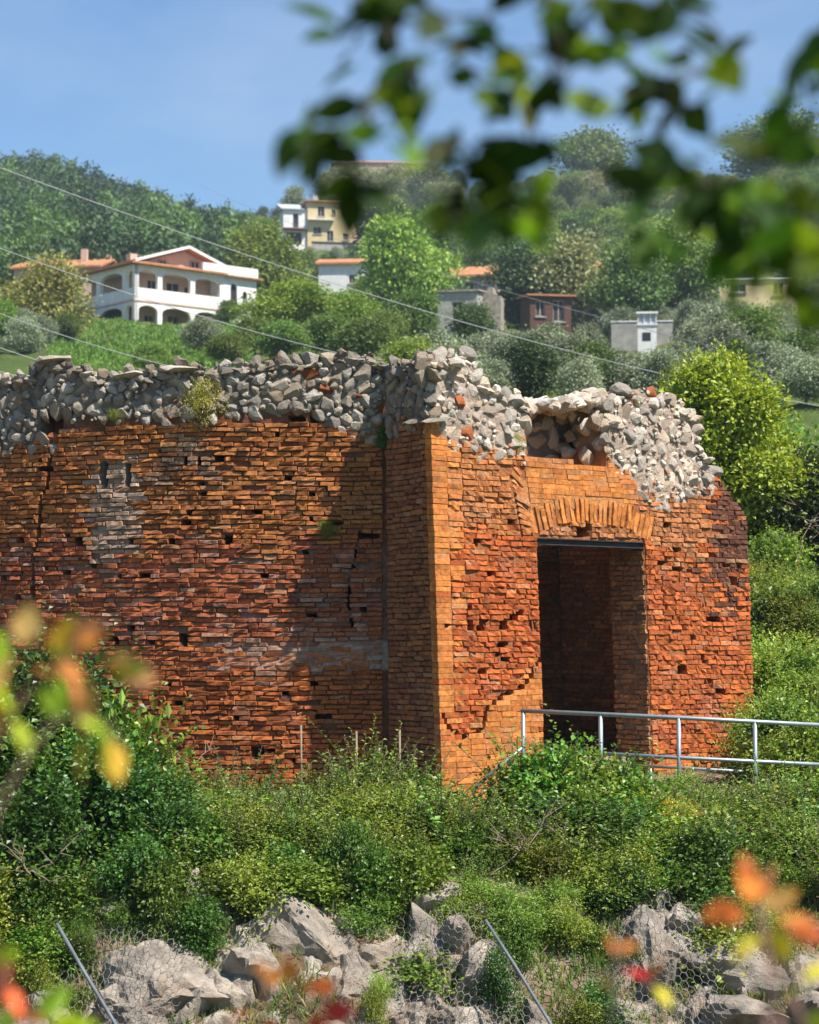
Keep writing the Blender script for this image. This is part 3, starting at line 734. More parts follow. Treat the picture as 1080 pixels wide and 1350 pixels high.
def foliage(name, lobes, nclump, per, size, clumpr, rng, cols, mat, asp=0.28, up=0.5, flowers=None, sprigs=0, sprig_len=0.4, inner=0.55):
    lobes = np.asarray(lobes, float); cols = np.asarray(cols, float) * ((1.05, 1.05, 1.0) if mat is M['oleaf'] or 'pale' in name or 'ochre' in name else (1.10, 1.10, 0.9) if ('elm' in name or 'yellow' in name) else (1.32, 1.10, 0.85))
    w = (lobes[:, 3] * lobes[:, 5]); w = w / w.sum()
    li = rng.choice(len(lobes), nclump, p=w); lb = lobes[li]
    d = unit(rng.normal(size=(nclump, 3)) + [0, 0, 0.25])
    rad = inner + (1 - inner) * rng.random(nclump) ** 0.6
    c = lb[:, :3] + d * lb[:, 3:6] * rad[:, None]
    ccol = lerp_cols(rng, nclump, cols, 0.16)
    n = nclump * per
    ci = np.repeat(np.arange(nclump), per)
    e = rng.normal(size=(n, 3)) * clumpr * np.array([1.15, 1.15, 0.85])
    P = c[ci] + e
    D = d[ci] * 0.5 + unit(rng.normal(size=(n, 3))) * 0.8 + unit(e) * 0.5
    Nn = d[ci] * 0.55 + np.array([0, 0, up]) + rng.normal(size=(n, 3)) * 0.45
    col = ccol[ci] * rng.uniform(0.75, 1.25, (n, 1))
    V, T, C = leaves(P, D, Nn, size * rng.uniform(0.65, 1.3, n), asp, 0.10, col)
    A = Acc(); A.put(V, T=T, col=C)
    if sprigs:
        for q in range(sprigs):
            b = lobes[rng.choice(len(lobes), p=w)]; dd = unit(rng.normal(size=3) * [1, 1, 0.3] + [0, 0, 0.9])
            p0 = b[:3] + dd * b[3:6] * 0.8; m = 14
            tt = np.linspace(0, 1, m); bend = rng.normal(size=3) * 0.25
            pts = p0 + (dd * tt[:, None] + bend * (tt ** 2)[:, None]) * sprig_len * rng.uniform(0.5, 1.2)
            az = np.arange(m) * 2.4; Dd = np.stack([np.cos(az), np.sin(az), np.full(m, 0.45)], 1)
            V, T, C = leaves(pts, Dd, np.tile([0, 0, 1.0], (m, 1)) + rng.normal(size=(m, 3)) * 0.3, size * (1.15 - 0.5 * tt), asp, 0.1, np.repeat(lerp_cols(rng, 1, cols), m, 0))
            A.put(V, T=T, col=C)
    if flowers:
        k, fc = flowers
        ii = rng.integers(0, nclump, k); out = c[ii] + d[ii] * lb[ii, 3:6] * (1.04 - rad[ii])[:, None] + rng.normal(size=(k, 3)) * clumpr * 0.6
        V, T, C = leaves(out, rng.normal(size=(k, 3)) + [0, 0, 0.5], rng.normal(size=(k, 3)) + [0, -0.6, 0.6], np.full(k, size * 0.8), 0.42, 0.05, np.tile(fc, (k, 1)) * rng.uniform(0.8, 1.15, (k, 1)))
        A.put(V, T=T, col=C)
    return A.mesh(name, mat)
def rand_lobes(rng, n, rx, ry, h, r0, r1, z0=0.0, taper=0.6):
    L_ = []
    for i in range(n):
        f = (i + 0.5) / n; a = rng.random() * 2 * math.pi; rr = math.sqrt(rng.random())
        z = z0 + h * f; k = 1 - taper * f * f
        r = rng.uniform(r0, r1) * (1 - 0.35 * f)
        L_.append((math.cos(a) * rr * rx * k, math.sin(a) * rr * ry * k, z, r * rng.uniform(0.9, 1.25), r * rng.uniform(0.9, 1.25), r * rng.uniform(0.75, 1.0)))
    return np.array(L_)
def limbs_mesh(name, trunk_h, r, targets, rng, mat, bend=0.15):
    A = Acc(); top = np.array([rng.normal(0, 0.06) * trunk_h, rng.normal(0, 0.06) * trunk_h, trunk_h])
    tt = np.linspace(0, 1, 6)[:, None]
    pts = tt * top + np.sin(tt * 3) * rng.normal(size=3) * [1, 1, 0] * trunk_h * 0.04; pts[0, 2] = -0.06 * trunk_h - 0.15
    A.tube(pts, np.linspace(r * 1.35, r * 0.75, 6), 7)
    for t in targets:
        s = pts[rng.integers(3, 6)]; q = np.linspace(0, 1, 5)[:, None]
        ln = np.linalg.norm(t - s)
        p = s + (t - s) * q + np.sin(q * math.pi) * rng.normal(size=3) * bend * ln
        A.tube(p, np.linspace(r * 0.55, r * 0.10, 5), 5)
    return A.mesh(name, mat, True)
# ---- tree kinds
GREEN = dict(bright=[(0.055, 0.125, 0.022), (0.085, 0.165, 0.03), (0.12, 0.19, 0.035)], mid=[(0.04, 0.085, 0.022), (0.065, 0.12, 0.03), (0.085, 0.14, 0.04)],
             dark=[(0.018, 0.04, 0.018), (0.03, 0.06, 0.022), (0.04, 0.075, 0.026)], olive=[(0.10, 0.125, 0.075), (0.14, 0.165, 0.105), (0.18, 0.20, 0.135)],
             yellow=[(0.095, 0.14, 0.02), (0.155, 0.20, 0.026), (0.25, 0.28, 0.035)], ochre=[(0.09, 0.10, 0.03), (0.15, 0.145, 0.04), (0.20, 0.17, 0.05)],
             pale=[(0.11, 0.13, 0.06), (0.15, 0.165, 0.08), (0.19, 0.19, 0.10)])
def make_tree(kind, seed, h, w, cols, size, nclump, per, mat, trunk=0.25, nl=19, lr0=0.13, lr1=0.25):
    r = np.random.default_rng(seed)
    lob = rand_lobes(r, nl, w * 0.36, w * 0.36, h * (0.92 - trunk) * 0.78, w * lr0, w * lr1, h * (trunk + 0.14), 0.65)
    root = dict(crown=foliage(kind + '_crown', lob, nclump, per, size, size * 1.5, r, cols, mat, 0.34, 0.55),
                trunk=limbs_mesh(kind + '_trunk', h * (trunk + 0.12), max(0.10, h * 0.022), lob[:, :3], r, M['bark']))
    return root
TREES = {}
def reg(kind, *a, n=2, **k): TREES[kind] = [make_tree(kind, 900 + 31 * len(TREES) + i, *a, **k) for i in range(n)]
#            h    w   colours           leaf  clumps per
reg('broadleaf_tree', 8.0, 9.0, GREEN['bright'], 0.34, 900, 16, M['tleaf'], n=3)
reg('green_tree', 7.0, 7.6, GREEN['mid'], 0.34, 700, 15, M['tleaf'], n=3)
reg('dark_tree', 7.0, 5.6, GREEN['dark'], 0.32, 650, 15, M['tleaf'], n=2, trunk=0.12)
reg('olive_tree', 4.2, 5.0, GREEN['olive'], 0.19, 800, 16, M['oleaf'], n=3, trunk=0.1)
reg('ochre_tree', 7.0, 8.0, GREEN['ochre'], 0.30, 800, 15, M['tleaf'], n=1, trunk=0.1)
reg('pale_tree', 7.5, 6.5, GREEN['pale'], 0.36, 420, 12, M['tleaf'], n=2, trunk=0.2)
TREE_H = dict(broadleaf_tree=8.0, green_tree=7.0, dark_tree=7.0, olive_tree=4.2, ochre_tree=7.0, pale_tree=7.5)
trng = np.random.default_rng(77)
def put_tree(kind, base, h, label, group=None, wide=1.0, cat='tree', v=None):
    pr = TREES[kind][(trng.integers(0, len(TREES[kind])) if v is None else v) % len(TREES[kind])]
    s = h / TREE_H[kind]
    e = empty(kind, base, trng.random() * 6.28); e.scale = (s * wide, s * wide, s)
    add('trunk', pr['trunk'], e); add('crown', pr['crown'], e)
    return tag(e, label, cat, group)
def tree_px(kind, px, pybase, hpx, label, group=None, wide=1.0, Y=None, v=None):
    b = ground_at(px, pybase) if Y is None else np.array([(px - 540) / FPX * Y, Y, hgt((px - 540) / FPX * Y, Y)])
    if Y is not None:
        top = P3(px, pybase - hpx, Y)[2]; h = top - b[2]
    else: h = hpx / ppm(b[1])
    return put_tree(kind, b, h, label, group, wide, v=v)
print('foliage protos', time.time() - T0)
# ------------------------------------------------------------------ houses on the hillside
def wall_holes(A, w, h, holes, thick, M4, col=(1, 1, 1), z0=0.0):
    """a wall panel in its local x-z plane, front at y=0, with polygonal openings"""
    outer = [(0, z0), (w, z0), (w, h), (0, h)]
    loops = [outer] + holes
    tri = tessellate_polygon([[Vector((x, z, 0)) for x, z in lp] for lp in loops])
    fl = [p for lp in loops for p in lp]; n = len(fl)
    V = np.array([(x, 0, z) for x, z in fl] + [(x, thick, z) for x, z in fl])
    T = np.array(tri); Q = []; k = 0
    for lp in loops:
        m = len(lp)
        for i in range(m): a, b = k + i, k + (i + 1) % m; Q.append([a, b, b + n, a + n])
        k += m
    V = V @ np.asarray(M4)[:3, :3].T + np.asarray(M4)[:3, 3]
    A.put(V, Q, np.concatenate([T, T[:, ::-1] + n]), col)
def arch(x0, x1, z0, z1, rise, n=8):
    pts = [(x0, z0), (x1, z0)]; c = (x0 + x1) / 2; hw = (x1 - x0) / 2
    for i in range(n + 1):
        a = math.pi * i / n; pts.append((c + hw * math.cos(a), z1 - rise + rise * math.sin(a)))
    return pts
def rect(x0, x1, z0, z1): return [(x0, z0), (x1, z0), (x1, z1), (x0, z1)]
def m4(loc=(0, 0, 0), rz=0.0): return np.array(Matrix.Translation(loc) @ Matrix.Rotation(rz, 4, 'Z'))
def slab(name, parent, mat, lo, hi, M_=None):
    A = Acc(); A.box(lo, hi, M=M_); return A.obj(name, mat, parent)
def prism(A, pts, d0, d1, axis='y'):
    n = len(pts)
    if axis == 'y': V = [(x, d0, z) for x, z in pts] + [(x, d1, z) for x, z in pts]
    else: V = [(d0, x, z) for x, z in pts] + [(d1, x, z) for x, z in pts]
    Q = [[i, (i + 1) % n, (i + 1) % n + n, i + n] for i in range(n)]
    T = [[0, i + 1, i] for i in range(1, n - 1)] + [[n, n + i, n + i + 1] for i in range(1, n - 1)]
    A.put(V, Q, T)
def window(parent, x0, x1, z0, z1, y, name='window', sill=True):
    o = slab(name, parent, M['dark'], (x0 - 0.04, y, z0 - 0.04), (x1 + 0.04, y + 0.07, z1 + 0.04))
    A = Acc(); t = 0.07; ya, yb = y - 0.05, y - 0.003; xm = (x0 + x1) / 2
    A.box((x0, ya, z0), (x0 + t, yb, z1)); A.box((x1 - t, ya, z0), (x1, yb, z1)); A.box((x0 + t, ya, z1 - t), (x1 - t, yb, z1)); A.box((x0 + t, ya, z0), (x1 - t, yb, z0 + t)); A.box((xm - t / 2, ya, z0 + t), (xm + t / 2, yb, z1 - t))
    A.obj('frame', M['frame'], o)
    return o
# --- the white villa with arcades. local x runs along the right-hand front, local y along the left-hand front
vb = P3(177, 438, 188.0)
villa = tag(empty('villa', vb, math.radians(40)), 'white two-storey villa with arched loggias and orange tile roof', 'house')
A = Acc()
wall_holes(A, 13.6, 6.3, [arch(0.45, 2.5, 4.15, 5.85, 0.5), arch(3.0, 6.1, 4.15, 5.85, 0.55), arch(6.6, 9.4, 4.15, 5.75, 0.5), arch(0.45, 2.5, 0.75, 2.6, 0.5), arch(3.0, 6.1, 0.75, 2.6, 0.55), arch(6.6, 9.4, 0.75, 2.6, 0.5),
                          arch(10.6, 11.35, 3.4, 5.6, 0.37), arch(12.0, 12.5, 2.9, 5.0, 0.25), arch(13.0, 13.25, 2.4, 4.4, 0.12)], 0.35, m4(), z0=-2.5)
A.obj('front_wall', M['white'], villa)
A = Acc(); wall_holes(A, 11.0, 6.3, [arch(11 - 1.5, 11 - 0.4, 4.15, 5.85, 0.4), arch(11 - 5.9, 11 - 2.1, 4.15, 5.85, 0.6), arch(0.6, 4.4, 4.15, 5.85, 0.6), arch(11 - 1.5, 11 - 0.4, 0.75, 2.6, 0.4), arch(11 - 5.9, 11 - 2.1, 0.3, 2.6, 0.6), arch(0.6, 4.4, 0.3, 2.6, 0.6)], 0.35,
                      np.array(Matrix.Translation((0.003, 11.0, 0)) @ Matrix.Rotation(-math.pi / 2, 4, 'Z')), z0=-2.5)
A.obj('side_wall', M['white'], villa)
A = Acc(); wall_holes(A, 9.4, 6.2, [rect(0.9, 1.9, 3.2, 5.4), rect(3.0, 4.4, 3.2, 5.4), rect(5.0, 5.9, 4.0, 5.2), rect(3.2, 4.4, 0.2, 2.3), rect(0.6, 1.6, 0.9, 2.1)], 0.25, m4((1.9, 2.2, 0)), z0=-2.5); A.obj('inner_wall', M['pink'], villa)
A = Acc(); A.box((1.9, 2.46, -2.5), (2.2, 10.6, 6.2)); A.obj('inner_wall', M['pink'], villa)
for x0, x1, z0, z1 in ((2.8, 3.8, 3.2, 5.4), (4.9, 6.3, 3.2, 5.4), (6.9, 7.8, 4.0, 5.2), (5.1, 6.3, 0.2, 2.3), (2.5, 3.5, 0.9, 2.1)): window(villa, x0, x1, z0, z1, 2.35)
for x0, x1, z0, z1 in ((10.6, 11.35, 3.4, 5.6), (12.0, 12.5, 2.9, 5.0), (13.0, 13.25, 2.4, 4.4)): slab('window', villa, M['dark'], (x0 - 0.05, 0.24, z0 - 0.05), (x1 + 0.05, 0.33, z1 + 0.05))
slab('loggia_floor', villa, M['white'], (0.36, 0.36, 2.85), (13.2, 10.6, 3.1)); slab('loggia_ceiling', villa, M['white'], (0.36, 0.36, 6.0), (13.2, 10.6, 6.2))
slab('ground_floor', villa, M['grey'], (0.36, 0.36, -0.3), (13.2, 10.6, 0.1))
slab('side_wall', villa, M['white'], (9.75, 0.36, -2.5), (10.0, 2.1, 6.0)); slab('end_wall', villa, M['white'], (13.25, 0.355, -2.5), (13.6, 10.6, 6.3))
slab('floor_band', villa, M['pink'], (-0.08, -0.08, 2.9), (9.7, -0.003, 3.05)); slab('floor_band', villa, M['pink'], (-0.09, 0.02, 2.9), (-0.003, 10.9, 3.05))
A = Acc()
A.put([(-0.6, -0.6, 6.25), (9.9, -0.6, 6.25), (9.9, 2.8, 7.0), (2.8, 2.8, 7.0), (-0.6, -0.6, 6.42), (9.9, -0.6, 6.42), (9.9, 2.8, 7.2), (2.8, 2.8, 7.2)], [[3, 2, 1, 0], [4, 5, 6, 7], [0, 1, 5, 4], [1, 2, 6, 5], [2, 3, 7, 6], [3, 0, 4, 7]])
A.obj('eaves_roof', M['tile'], villa)
A = Acc()
A.put([(-0.6, -0.6, 6.25), (2.8, 2.8, 7.0), (2.8, 11.5, 7.0), (-0.6, 11.5, 6.25), (-0.6, -0.6, 6.42), (2.8, 2.8, 7.2), (2.8, 11.5, 7.2), (-0.6, 11.5, 6.42)], [[3, 2, 1, 0], [4, 5, 6, 7], [0, 1, 5, 4], [1, 2, 6, 5], [2, 3, 7, 6], [3, 0, 4, 7]])
A.obj('eaves_roof', M['tile'], villa)
A = Acc(); prism(A, [(2.2, 6.3), (11.6, 6.3), (11.6, 7.1), (7.0, 8.6), (2.2, 7.05)], 2.5, 11.0); A.obj('gable_wall', M['pink'], villa)
for x0, x1, z0, z1 in ((4.2, 5.0, 6.75, 7.45), (7.7, 8.7, 6.6, 7.75), (9.5, 10.6, 6.5, 7.1)): window(villa, x0, x1, z0, z1, 2.46)
A = Acc(); prism(A, [(1.2, 6.85), (7.0, 8.70), (7.0, 8.95), (1.2, 7.10)], 1.7, 11.6); rf = A.obj('roof', M['tile'], villa)
A = Acc(); prism(A, [(7.003, 8.70), (12.6, 6.85), (12.6, 7.10), (7.003, 8.95)], 1.7, 11.6); A.obj('roof', M['tile'], villa)
A = Acc(); prism(A, [(1.1, 6.85), (7.0, 8.72), (7.0, 8.98), (1.1, 7.11)], 1.55, 1.695); A.obj('bargeboard', M['white'], villa)
A = Acc(); prism(A, [(7.003, 8.72), (12.7, 6.85), (12.7, 7.11), (7.003, 8.98)], 1.55, 1.695); A.obj('bargeboard', M['white'], villa)
slab('terrace_parapet', villa, M['white'], (7.4, -0.12, 6.3), (13.7, 0.2, 7.25)); slab('terrace_parapet', villa, M['white'], (13.45, 0.2, 6.3), (13.75, 6.0, 7.25)); slab('roof_band', villa, M['tile'], (9.9, -0.5, 6.18), (14.1, -0.125, 6.32))
slab('chimney', villa, M['pink'], (5.6, 9.6, 7.6), (6.4, 10.4, 9.2))
# neighbouring roofs behind the villa
def simple_house(name, px, py, Y, w, d, h, rz, wallm, label, roof='gable', rise=1.3, windows=(), over=0.4, roofm=None, cat='house', chim=()):
    e = tag(empty(name, P3(px, py, Y), rz), label, cat)
    A = Acc(); wall_holes(A, w, h, [rect(*q) for q in windows], 0.3, m4(), z0=-3.0); A.obj('front_wall', wallm, e)
    A = Acc(); A.box((0, 0.302, -3), (0.3, d, h)); A.obj('side_wall', wallm, e)
    A = Acc(); A.box((w - 0.3, 0.302, -3), (w, d, h)); A.obj('side_wall', wallm, e)
    A = Acc(); A.box((0.302, d - 0.3, -3), (w - 0.302, d, h)); A.obj('back_wall', wallm, e)
    for q in windows:
        wd = window(e, *q, 0.2); A = Acc(); A.box((q[0] - 0.1, -0.12, q[2] - 0.14), (q[1] + 0.1, -0.003, q[2] - 0.04)); A.obj('sill', M['grey'], wd)
    rm = roofm or M['tile']
    if roof == 'gable':
        A = Acc(); prism(A, [(-over, h - 0.1), (d / 2, h + rise), (d / 2, h + rise + 0.2), (-over, h + 0.12)], -over, w + over, 'x'); A.obj('roof', rm, e)
        A = Acc(); prism(A, [(d / 2 + 0.003, h + rise), (d + over, h - 0.1), (d + over, h + 0.12), (d / 2 + 0.003, h + rise + 0.2)], -over, w + over, 'x'); A.obj('roof', rm, e)
        A = Acc(); prism(A, [(0.05, h - 0.3), (d - 0.05, h - 0.3), (d / 2, h + rise - 0.02)], 0.02, 0.28, 'x'); A.obj('gable', wallm, e)
        A = Acc(); prism(A, [(0.05, h - 0.3), (d - 0.05, h - 0.3), (d / 2, h + rise - 0.02)], w - 0.28, w - 0.02, 'x'); A.obj('gable', wallm, e)
    elif roof == 'shed':
        A = Acc(); prism(A, [(-over, h + 0.0), (d + over, h + rise), (d + over, h + rise + 0.15), (-over, h + 0.15)], -over, w + over, 'x'); A.obj('roof', rm, e)
    elif roof == 'hip':
        A = Acc(); o_ = over; zb, zt = h, h + rise
        V = [(-o_, -o_, zb), (w + o_, -o_, zb), (w + o_, d + o_, zb), (-o_, d + o_, zb), (-o_, -o_, zb + 0.18), (w + o_, -o_, zb + 0.18), (w + o_, d + o_, zb + 0.18), (-o_, d + o_, zb + 0.18), (w * 0.4, d / 2, zt + 0.18), (w * 0.6, d / 2, zt + 0.18)]
        A.put(V, [[3, 2, 1, 0], [0, 1, 5, 4], [1, 2, 6, 5], [2, 3, 7, 6], [3, 0, 4, 7], [4, 5, 9, 8], [6, 7, 8, 9]], [[5, 6, 9], [7, 4, 8]]); A.obj('roof', rm, e)
    for cx, cy, ch in chim: slab('chimney', e, M['pink'], (cx - 0.3, cy - 0.3, h), (cx + 0.3, cy + 0.3, h + ch))
    return e
simple_house('tiled_house', 18, 400, 214, 9.0, 9.0, 3.6, math.radians(-8), M['pink'], 'low house with orange tile roof and chimneys behind the villa', rise=1.4, windows=[(2, 3, 0.8, 2.2)], chim=[(6.6, 3.0, 2.4), (8.4, 5.5, 2.2), (7.6, 7, 1.6)])
# --- the cream house higher up
ch_ = simple_house('cream_house', 405.5, 317, 326, 7.2, 7.0, 6.2, math.radians(10), M['yellow'], 'cream yellow hillside house with outside stair and grey annex roof', 'hip', 0.9,
                   [(1.6, 2.7, 3.9, 5.6), (3.9, 4.5, 4.3, 5.1), (0.9, 2.2, 1.1, 2.2), (3.1, 4.1, 0.0, 1.7), (5.7, 6.5, 0.3, 1.4)], 0.5)
for q in ((1.5, 2.8, 3.6, 3.85),): slab('balcony', ch_, M['white'], (0.0, -0.9, 3.2), (4.2, -0.004, 3.4))
A = Acc(); wall_holes(A, 3.8, 5.0, [rect(1.55, 2.4, 2.1, 4.3), rect(0.5, 2.9, -0.6, 1.3)], 0.3, m4((-3.8, 0.4, 0)), z0=-3); an = A.obj('annex_wall', M['white'], ch_)
slab('annex_wall', ch_, M['white'], (-3.8, 0.702, -3), (-3.5, 6.4, 5.0)); slab('window', ch_, M['dark'], (-2.3, 0.62, 2.05), (-1.35, 0.68, 4.35)); slab('garage_opening', ch_, M['dark'], (-3.35, 0.62, -0.6), (-0.85, 0.68, 1.35))
slab('balcony', ch_, M['wood'], (-3.9, -0.7, 1.6), (0.0, 0.39, 1.85))
A = Acc(); prism(A, [(0.0, 4.9), (6.8, 6.9), (6.8, 7.05), (0.0, 5.05)], -4.2, -0.52, 'x'); A.obj('annex_roof', M['roofgrey'], ch_)
slab('chimney', ch_, M['white'], (1.3, 3.0, 6.8), (2.1, 3.8, 7.9))
A = Acc()
for i in range(10): A.box((7.21, 0.4 + i * 0.5, -1.0), (8.3, 0.9 + i * 0.5 - 0.003, 0.3 + i * 0.33))
A.obj('outside_stair', M['pink'], ch_); slab('stair_pier', ch_, M['white'], (8.6, 0.2, -1), (9.1, 0.7, 3.0))
rw = tag(empty('retaining_wall', P3(412, 340, 322), math.radians(10)), 'grey retaining wall below the cream yellow house', 'wall'); slab('wall_face', rw, M['grey'], (0, 0, -2), (8.0, 0.5, 2.4)); slab('coping', rw, M['dark'], (-0.1, -0.1, 2.402), (8.1, 0.6, 2.6))
simple_house('white_house', 420, 388, 232, 5.0, 6.0, 3.4, math.radians(-5), M['white'], 'white walled house with orange tile roof between two green trees', 'gable', 0.9, [(3.4, 4.1, 1.2, 2.2)])
simple_house('ridge_house', 440, 227, 468, 22.0, 9.0, 2.3, math.radians(3), M['pink'], 'long low tile roofed house on the ridge line', 'gable', 1.2, [(4, 5.5, 0.6, 1.7), (12, 13.5, 0.6, 1.7)])
simple_house('stone_barn', 577, 432, 170, 3.3, 4.0, 2.9, math.radians(-12), M['grey'], 'old grey stone barn with a dark doorway and broken roof', 'shed', 0.5, [(1.2, 2.1, 0.1, 2.1)], 0.2, M['oldstone'])
e = tag(empty('ruined_wall', P3(629, 440, 172), math.radians(-12)), 'tall ruined stone wall end beside the grey barn', 'wall')
A = Acc(); prism(A, [(0, -2), (2.0, -2), (2.0, 3.1), (1.4, 3.3), (1.3, 3.9), (0.9, 3.8), (0.8, 3.2), (0, 3.4)], 0, 1.6); A.obj('wall_face', M['oldstone'], e)
simple_house('stone_house', 588, 400, 205, 5.0, 5.0, 2.6, math.radians(-14), M['oldstone'], 'stone house with pale weathered tile roof above the barn', 'gable', 1.2, [(2, 2.8, 1, 2)])
simple_house('brown_shed', 699, 424, 176, 3.6, 3.6, 2.2, math.radians(10), M['wood'], 'dark brown wooden shed with rusty flat roof', 'shed', 0.3, [(0.5, 1.3, 0.5, 1.8), (2.0, 3.0, 0.1, 1.9)], 0.35, M['tile'], 'shed')
simple_house('pink_house', 716, 392, 200, 5.6, 5.0, 2.6, math.radians(-6), M['pink'], 'pinkish house with weathered tile roof half hidden by a pale tree', 'gable', 1.1, [(1, 1.8, 0.9, 1.9), (3.4, 4.2, 0.9, 1.9)])
simple_house('cream_bungalow', 948, 392, 200, 7.6, 5.0, 1.7, math.radians(-4), M['yellow'], 'low cream flat roofed house beside the overhanging leaves', 'shed', 0.1, [(1.2, 2.6, 0.5, 1.3), (5.2, 6.2, 0.2, 1.4)], 0.2, M['white'])
# lookout booth on the concrete wall
bo = tag(empty('lookout_booth', P3(841, 446, 160), math.radians(-6)), 'small white lookout booth with window band on grey concrete', 'booth')
slab('booth_base', bo, M['white'], (0, 0, -1.2), (1.45, 1.3, 1.0)); slab('booth_floor', bo, M['white'], (-0.08, -0.08, 1.003), (1.53, 1.4, 1.12))
for x in (0.0, 0.47, 0.94, 1.37): slab('post', bo, M['white'], (x, 0, 1.123), (x + 0.08, 0.08, 1.9))
slab('booth_window', bo, M['roofgrey'], (0.0, 0.09, 1.123), (1.45, 1.3, 1.9)); slab('booth_roof', bo, M['white'], (-0.12, -0.12, 1.903), (1.57, 1.45, 2.06))
slab('doorway', bo, M['dark'], (0.35, -0.02, -0.2), (1.0, 0.0, 0.45))
cw = tag(empty('concrete_wall', P3(806, 450, 163), math.radians(-6)), 'grey concrete wall behind the white lookout booth', 'wall'); slab('wall_face', cw, M['grey'], (0, 0, -1), (4.8, 0.4, 1.5)); slab('coping', cw, M['white'], (-0.05, -0.05, 1.503), (4.85, 0.45, 1.6))
for px, py, Y, w, lab in ((985, 482, 118, 3.4, 'bare ochre earth bank cut into the terrace'), (735, 500, 112, 2.2, 'short ochre terrace bank among olive shrubs')):
    b = ground_at(px, py); v, f = stone_proto(int(px), 3, 6, 0.3)
    o = add('earth_bank', mesh_np('earth_bank', v * [w, 1.0, 0.55], f, np.tile((0.34, 0.22, 0.12), (len(v), 1)), True, M['mortar']), loc=b); tag(o, lab, 'bank')
print('houses', time.time() - T0)
# ------------------------------------------------------------------ trees on the hillside
tree_px('ochre_tree', 62, 500, 158, 'yellowish ochre tree beside the white villa', None, 1.0, 165)
tree_px('broadleaf_tree', 345, 428, 122, 'tall bright green tree behind the villa\'s right end', None, 0.95, 206)
tree_px('broadleaf_tree', 455, 486, 96, 'bright green low tree beside the spreading one below the white house', None, 1.5, 146)
tree_px('broadleaf_tree', 385, 490, 114, 'bright green spreading tree below the white house', None, 1.7, 142)
tree_px('broadleaf_tree', 530, 452, 158, 'large green tree between the white house and the barn', None, 0.85, 184)
for px_, pb_, hp_, Y_, k_ in ((335, 478, 58, 128, 0), (372, 480, 54, 122, 1), (430, 480, 62, 126, 2), (478, 482, 60, 120, 0), (510, 480, 66, 132, 1), (300, 482, 40, 120, 2), (200, 482, 26, 118, 0)): tree_px('green_tree', px_, pb_, hp_, 'green tree in the thicket just behind the left wall crest', 'green trees behind the wall crest', 1.35, Y_, k_)
tree_px('green_tree', 545, 480, 92, 'rounded green tree in front of the grey barn', None, 1.0, 140)
tree_px('dark_tree', 690, 424, 98, 'dark evergreen tree between stone house and brown shed', None, 1.1, 190)
tree_px('pale_tree', 762, 402, 92, 'pale thin crowned tree in front of the pinkish house', None, 1.0, 186)
tree_px('green_tree', 838, 428, 96, 'dense green tree right of the brown shed', None, 0.95, 178)
tree_px('green_tree', 892, 412, 112, 'tall green tree left of the cream bungalow', None, 0.9, 186)
tree_px('dark_tree', 626, 470, 72, 'dark bluish small tree hiding the ruined wall foot', None, 1.1, 140)
tree_px('green_tree', 779, 262, 84, 'big round topped tree standing alone on the ridge', None, 1.25, 440)
tree_px('green_tree', 1028, 240, 84, 'broad tree on the ridge beside the ridge corner', None, 1.3, 430)
tree_px('olive_tree', 268, 486, 66, 'silvery olive tree on the lawn below the villa', None, 1.3, 140)
tree_px('green_tree', 300, 440, 42, 'small green shrub tree under the villa end wall', None, 1.0, 176)
tree_px('dark_tree', 512, 318, 52, 'dark round evergreen beside the cream yellow house', None, 1.5, 322)
for px_ in (436, 452, 470, 486, 503, 520, 538, 556, 572): tree_px('pale_tree', px_, 262, 38 + (px_ * 7) % 9, 'pale tree in the row below the ridge house', 'trees below the ridge house', 0.9, 440)
KEEP = [(330, 385, 500, 446, 141), (458, 300, 604, 440, 183), (275, 305, 425, 420, 205), (110, 330, 332, 452, 204), (372, 256, 488, 320, 336), (418, 342, 462, 392, 240), (438, 190, 562, 207, 452), (572, 380, 664, 430, 178), (694, 384, 768, 426, 182), (803, 405, 890, 450, 168), (714, 345, 806, 372, 199), (945, 366, 1058, 396, 206),
        (15, 340, 126, 362, 213), (80, 428, 232, 480, 150)]
def blocked(px, top, bot, hw, Y):
    for x0, y0, x1, y1, yy in KEEP:
        if Y < yy and px + hw > x0 and px - hw < x1 and bot > y0 and top < y1: return True
    return False
rg = np.random.default_rng(2024); placed = []; cnt = 0
LAB = dict(green_tree=('mid green tree in the hillside wood above the olive terraces', 'green trees on the upper hillside'),
           broadleaf_tree=('bright green tree scattered on the lower hillside', 'bright green trees on the lower hillside'),
           dark_tree=('dark evergreen tree in the hillside wood', 'dark evergreens on the hillside'),
           olive_tree=('grey green olive tree on the terraces below the houses', 'olive trees on the terraces'),
           pale_tree=('pale thin leaved tree near the ridge above the cream house', 'pale trees below the ridge'))
LM = [(220, 400, 'the white villa'), (430, 290, 'the cream yellow house'), (440, 370, 'the small white house'), (615, 410, 'the grey stone barn'), (730, 405, 'the brown shed'), (760, 360, 'the pinkish house'), (855, 430, 'the lookout booth'), (1000, 380, 'the cream bungalow'), (500, 210, 'the ridge house'), (780, 220, 'the lone ridge tree'), (985, 470, 'the ochre earth bank'), (735, 495, 'the terrace bank'), (1030, 200, 'the broad ridge tree'), (690, 370, 'the dark evergreen')]
KN = dict(green_tree='mid green tree', broadleaf_tree='bright green tree', dark_tree='dark evergreen tree', olive_tree='grey green olive tree', pale_tree='pale thin leaved tree')
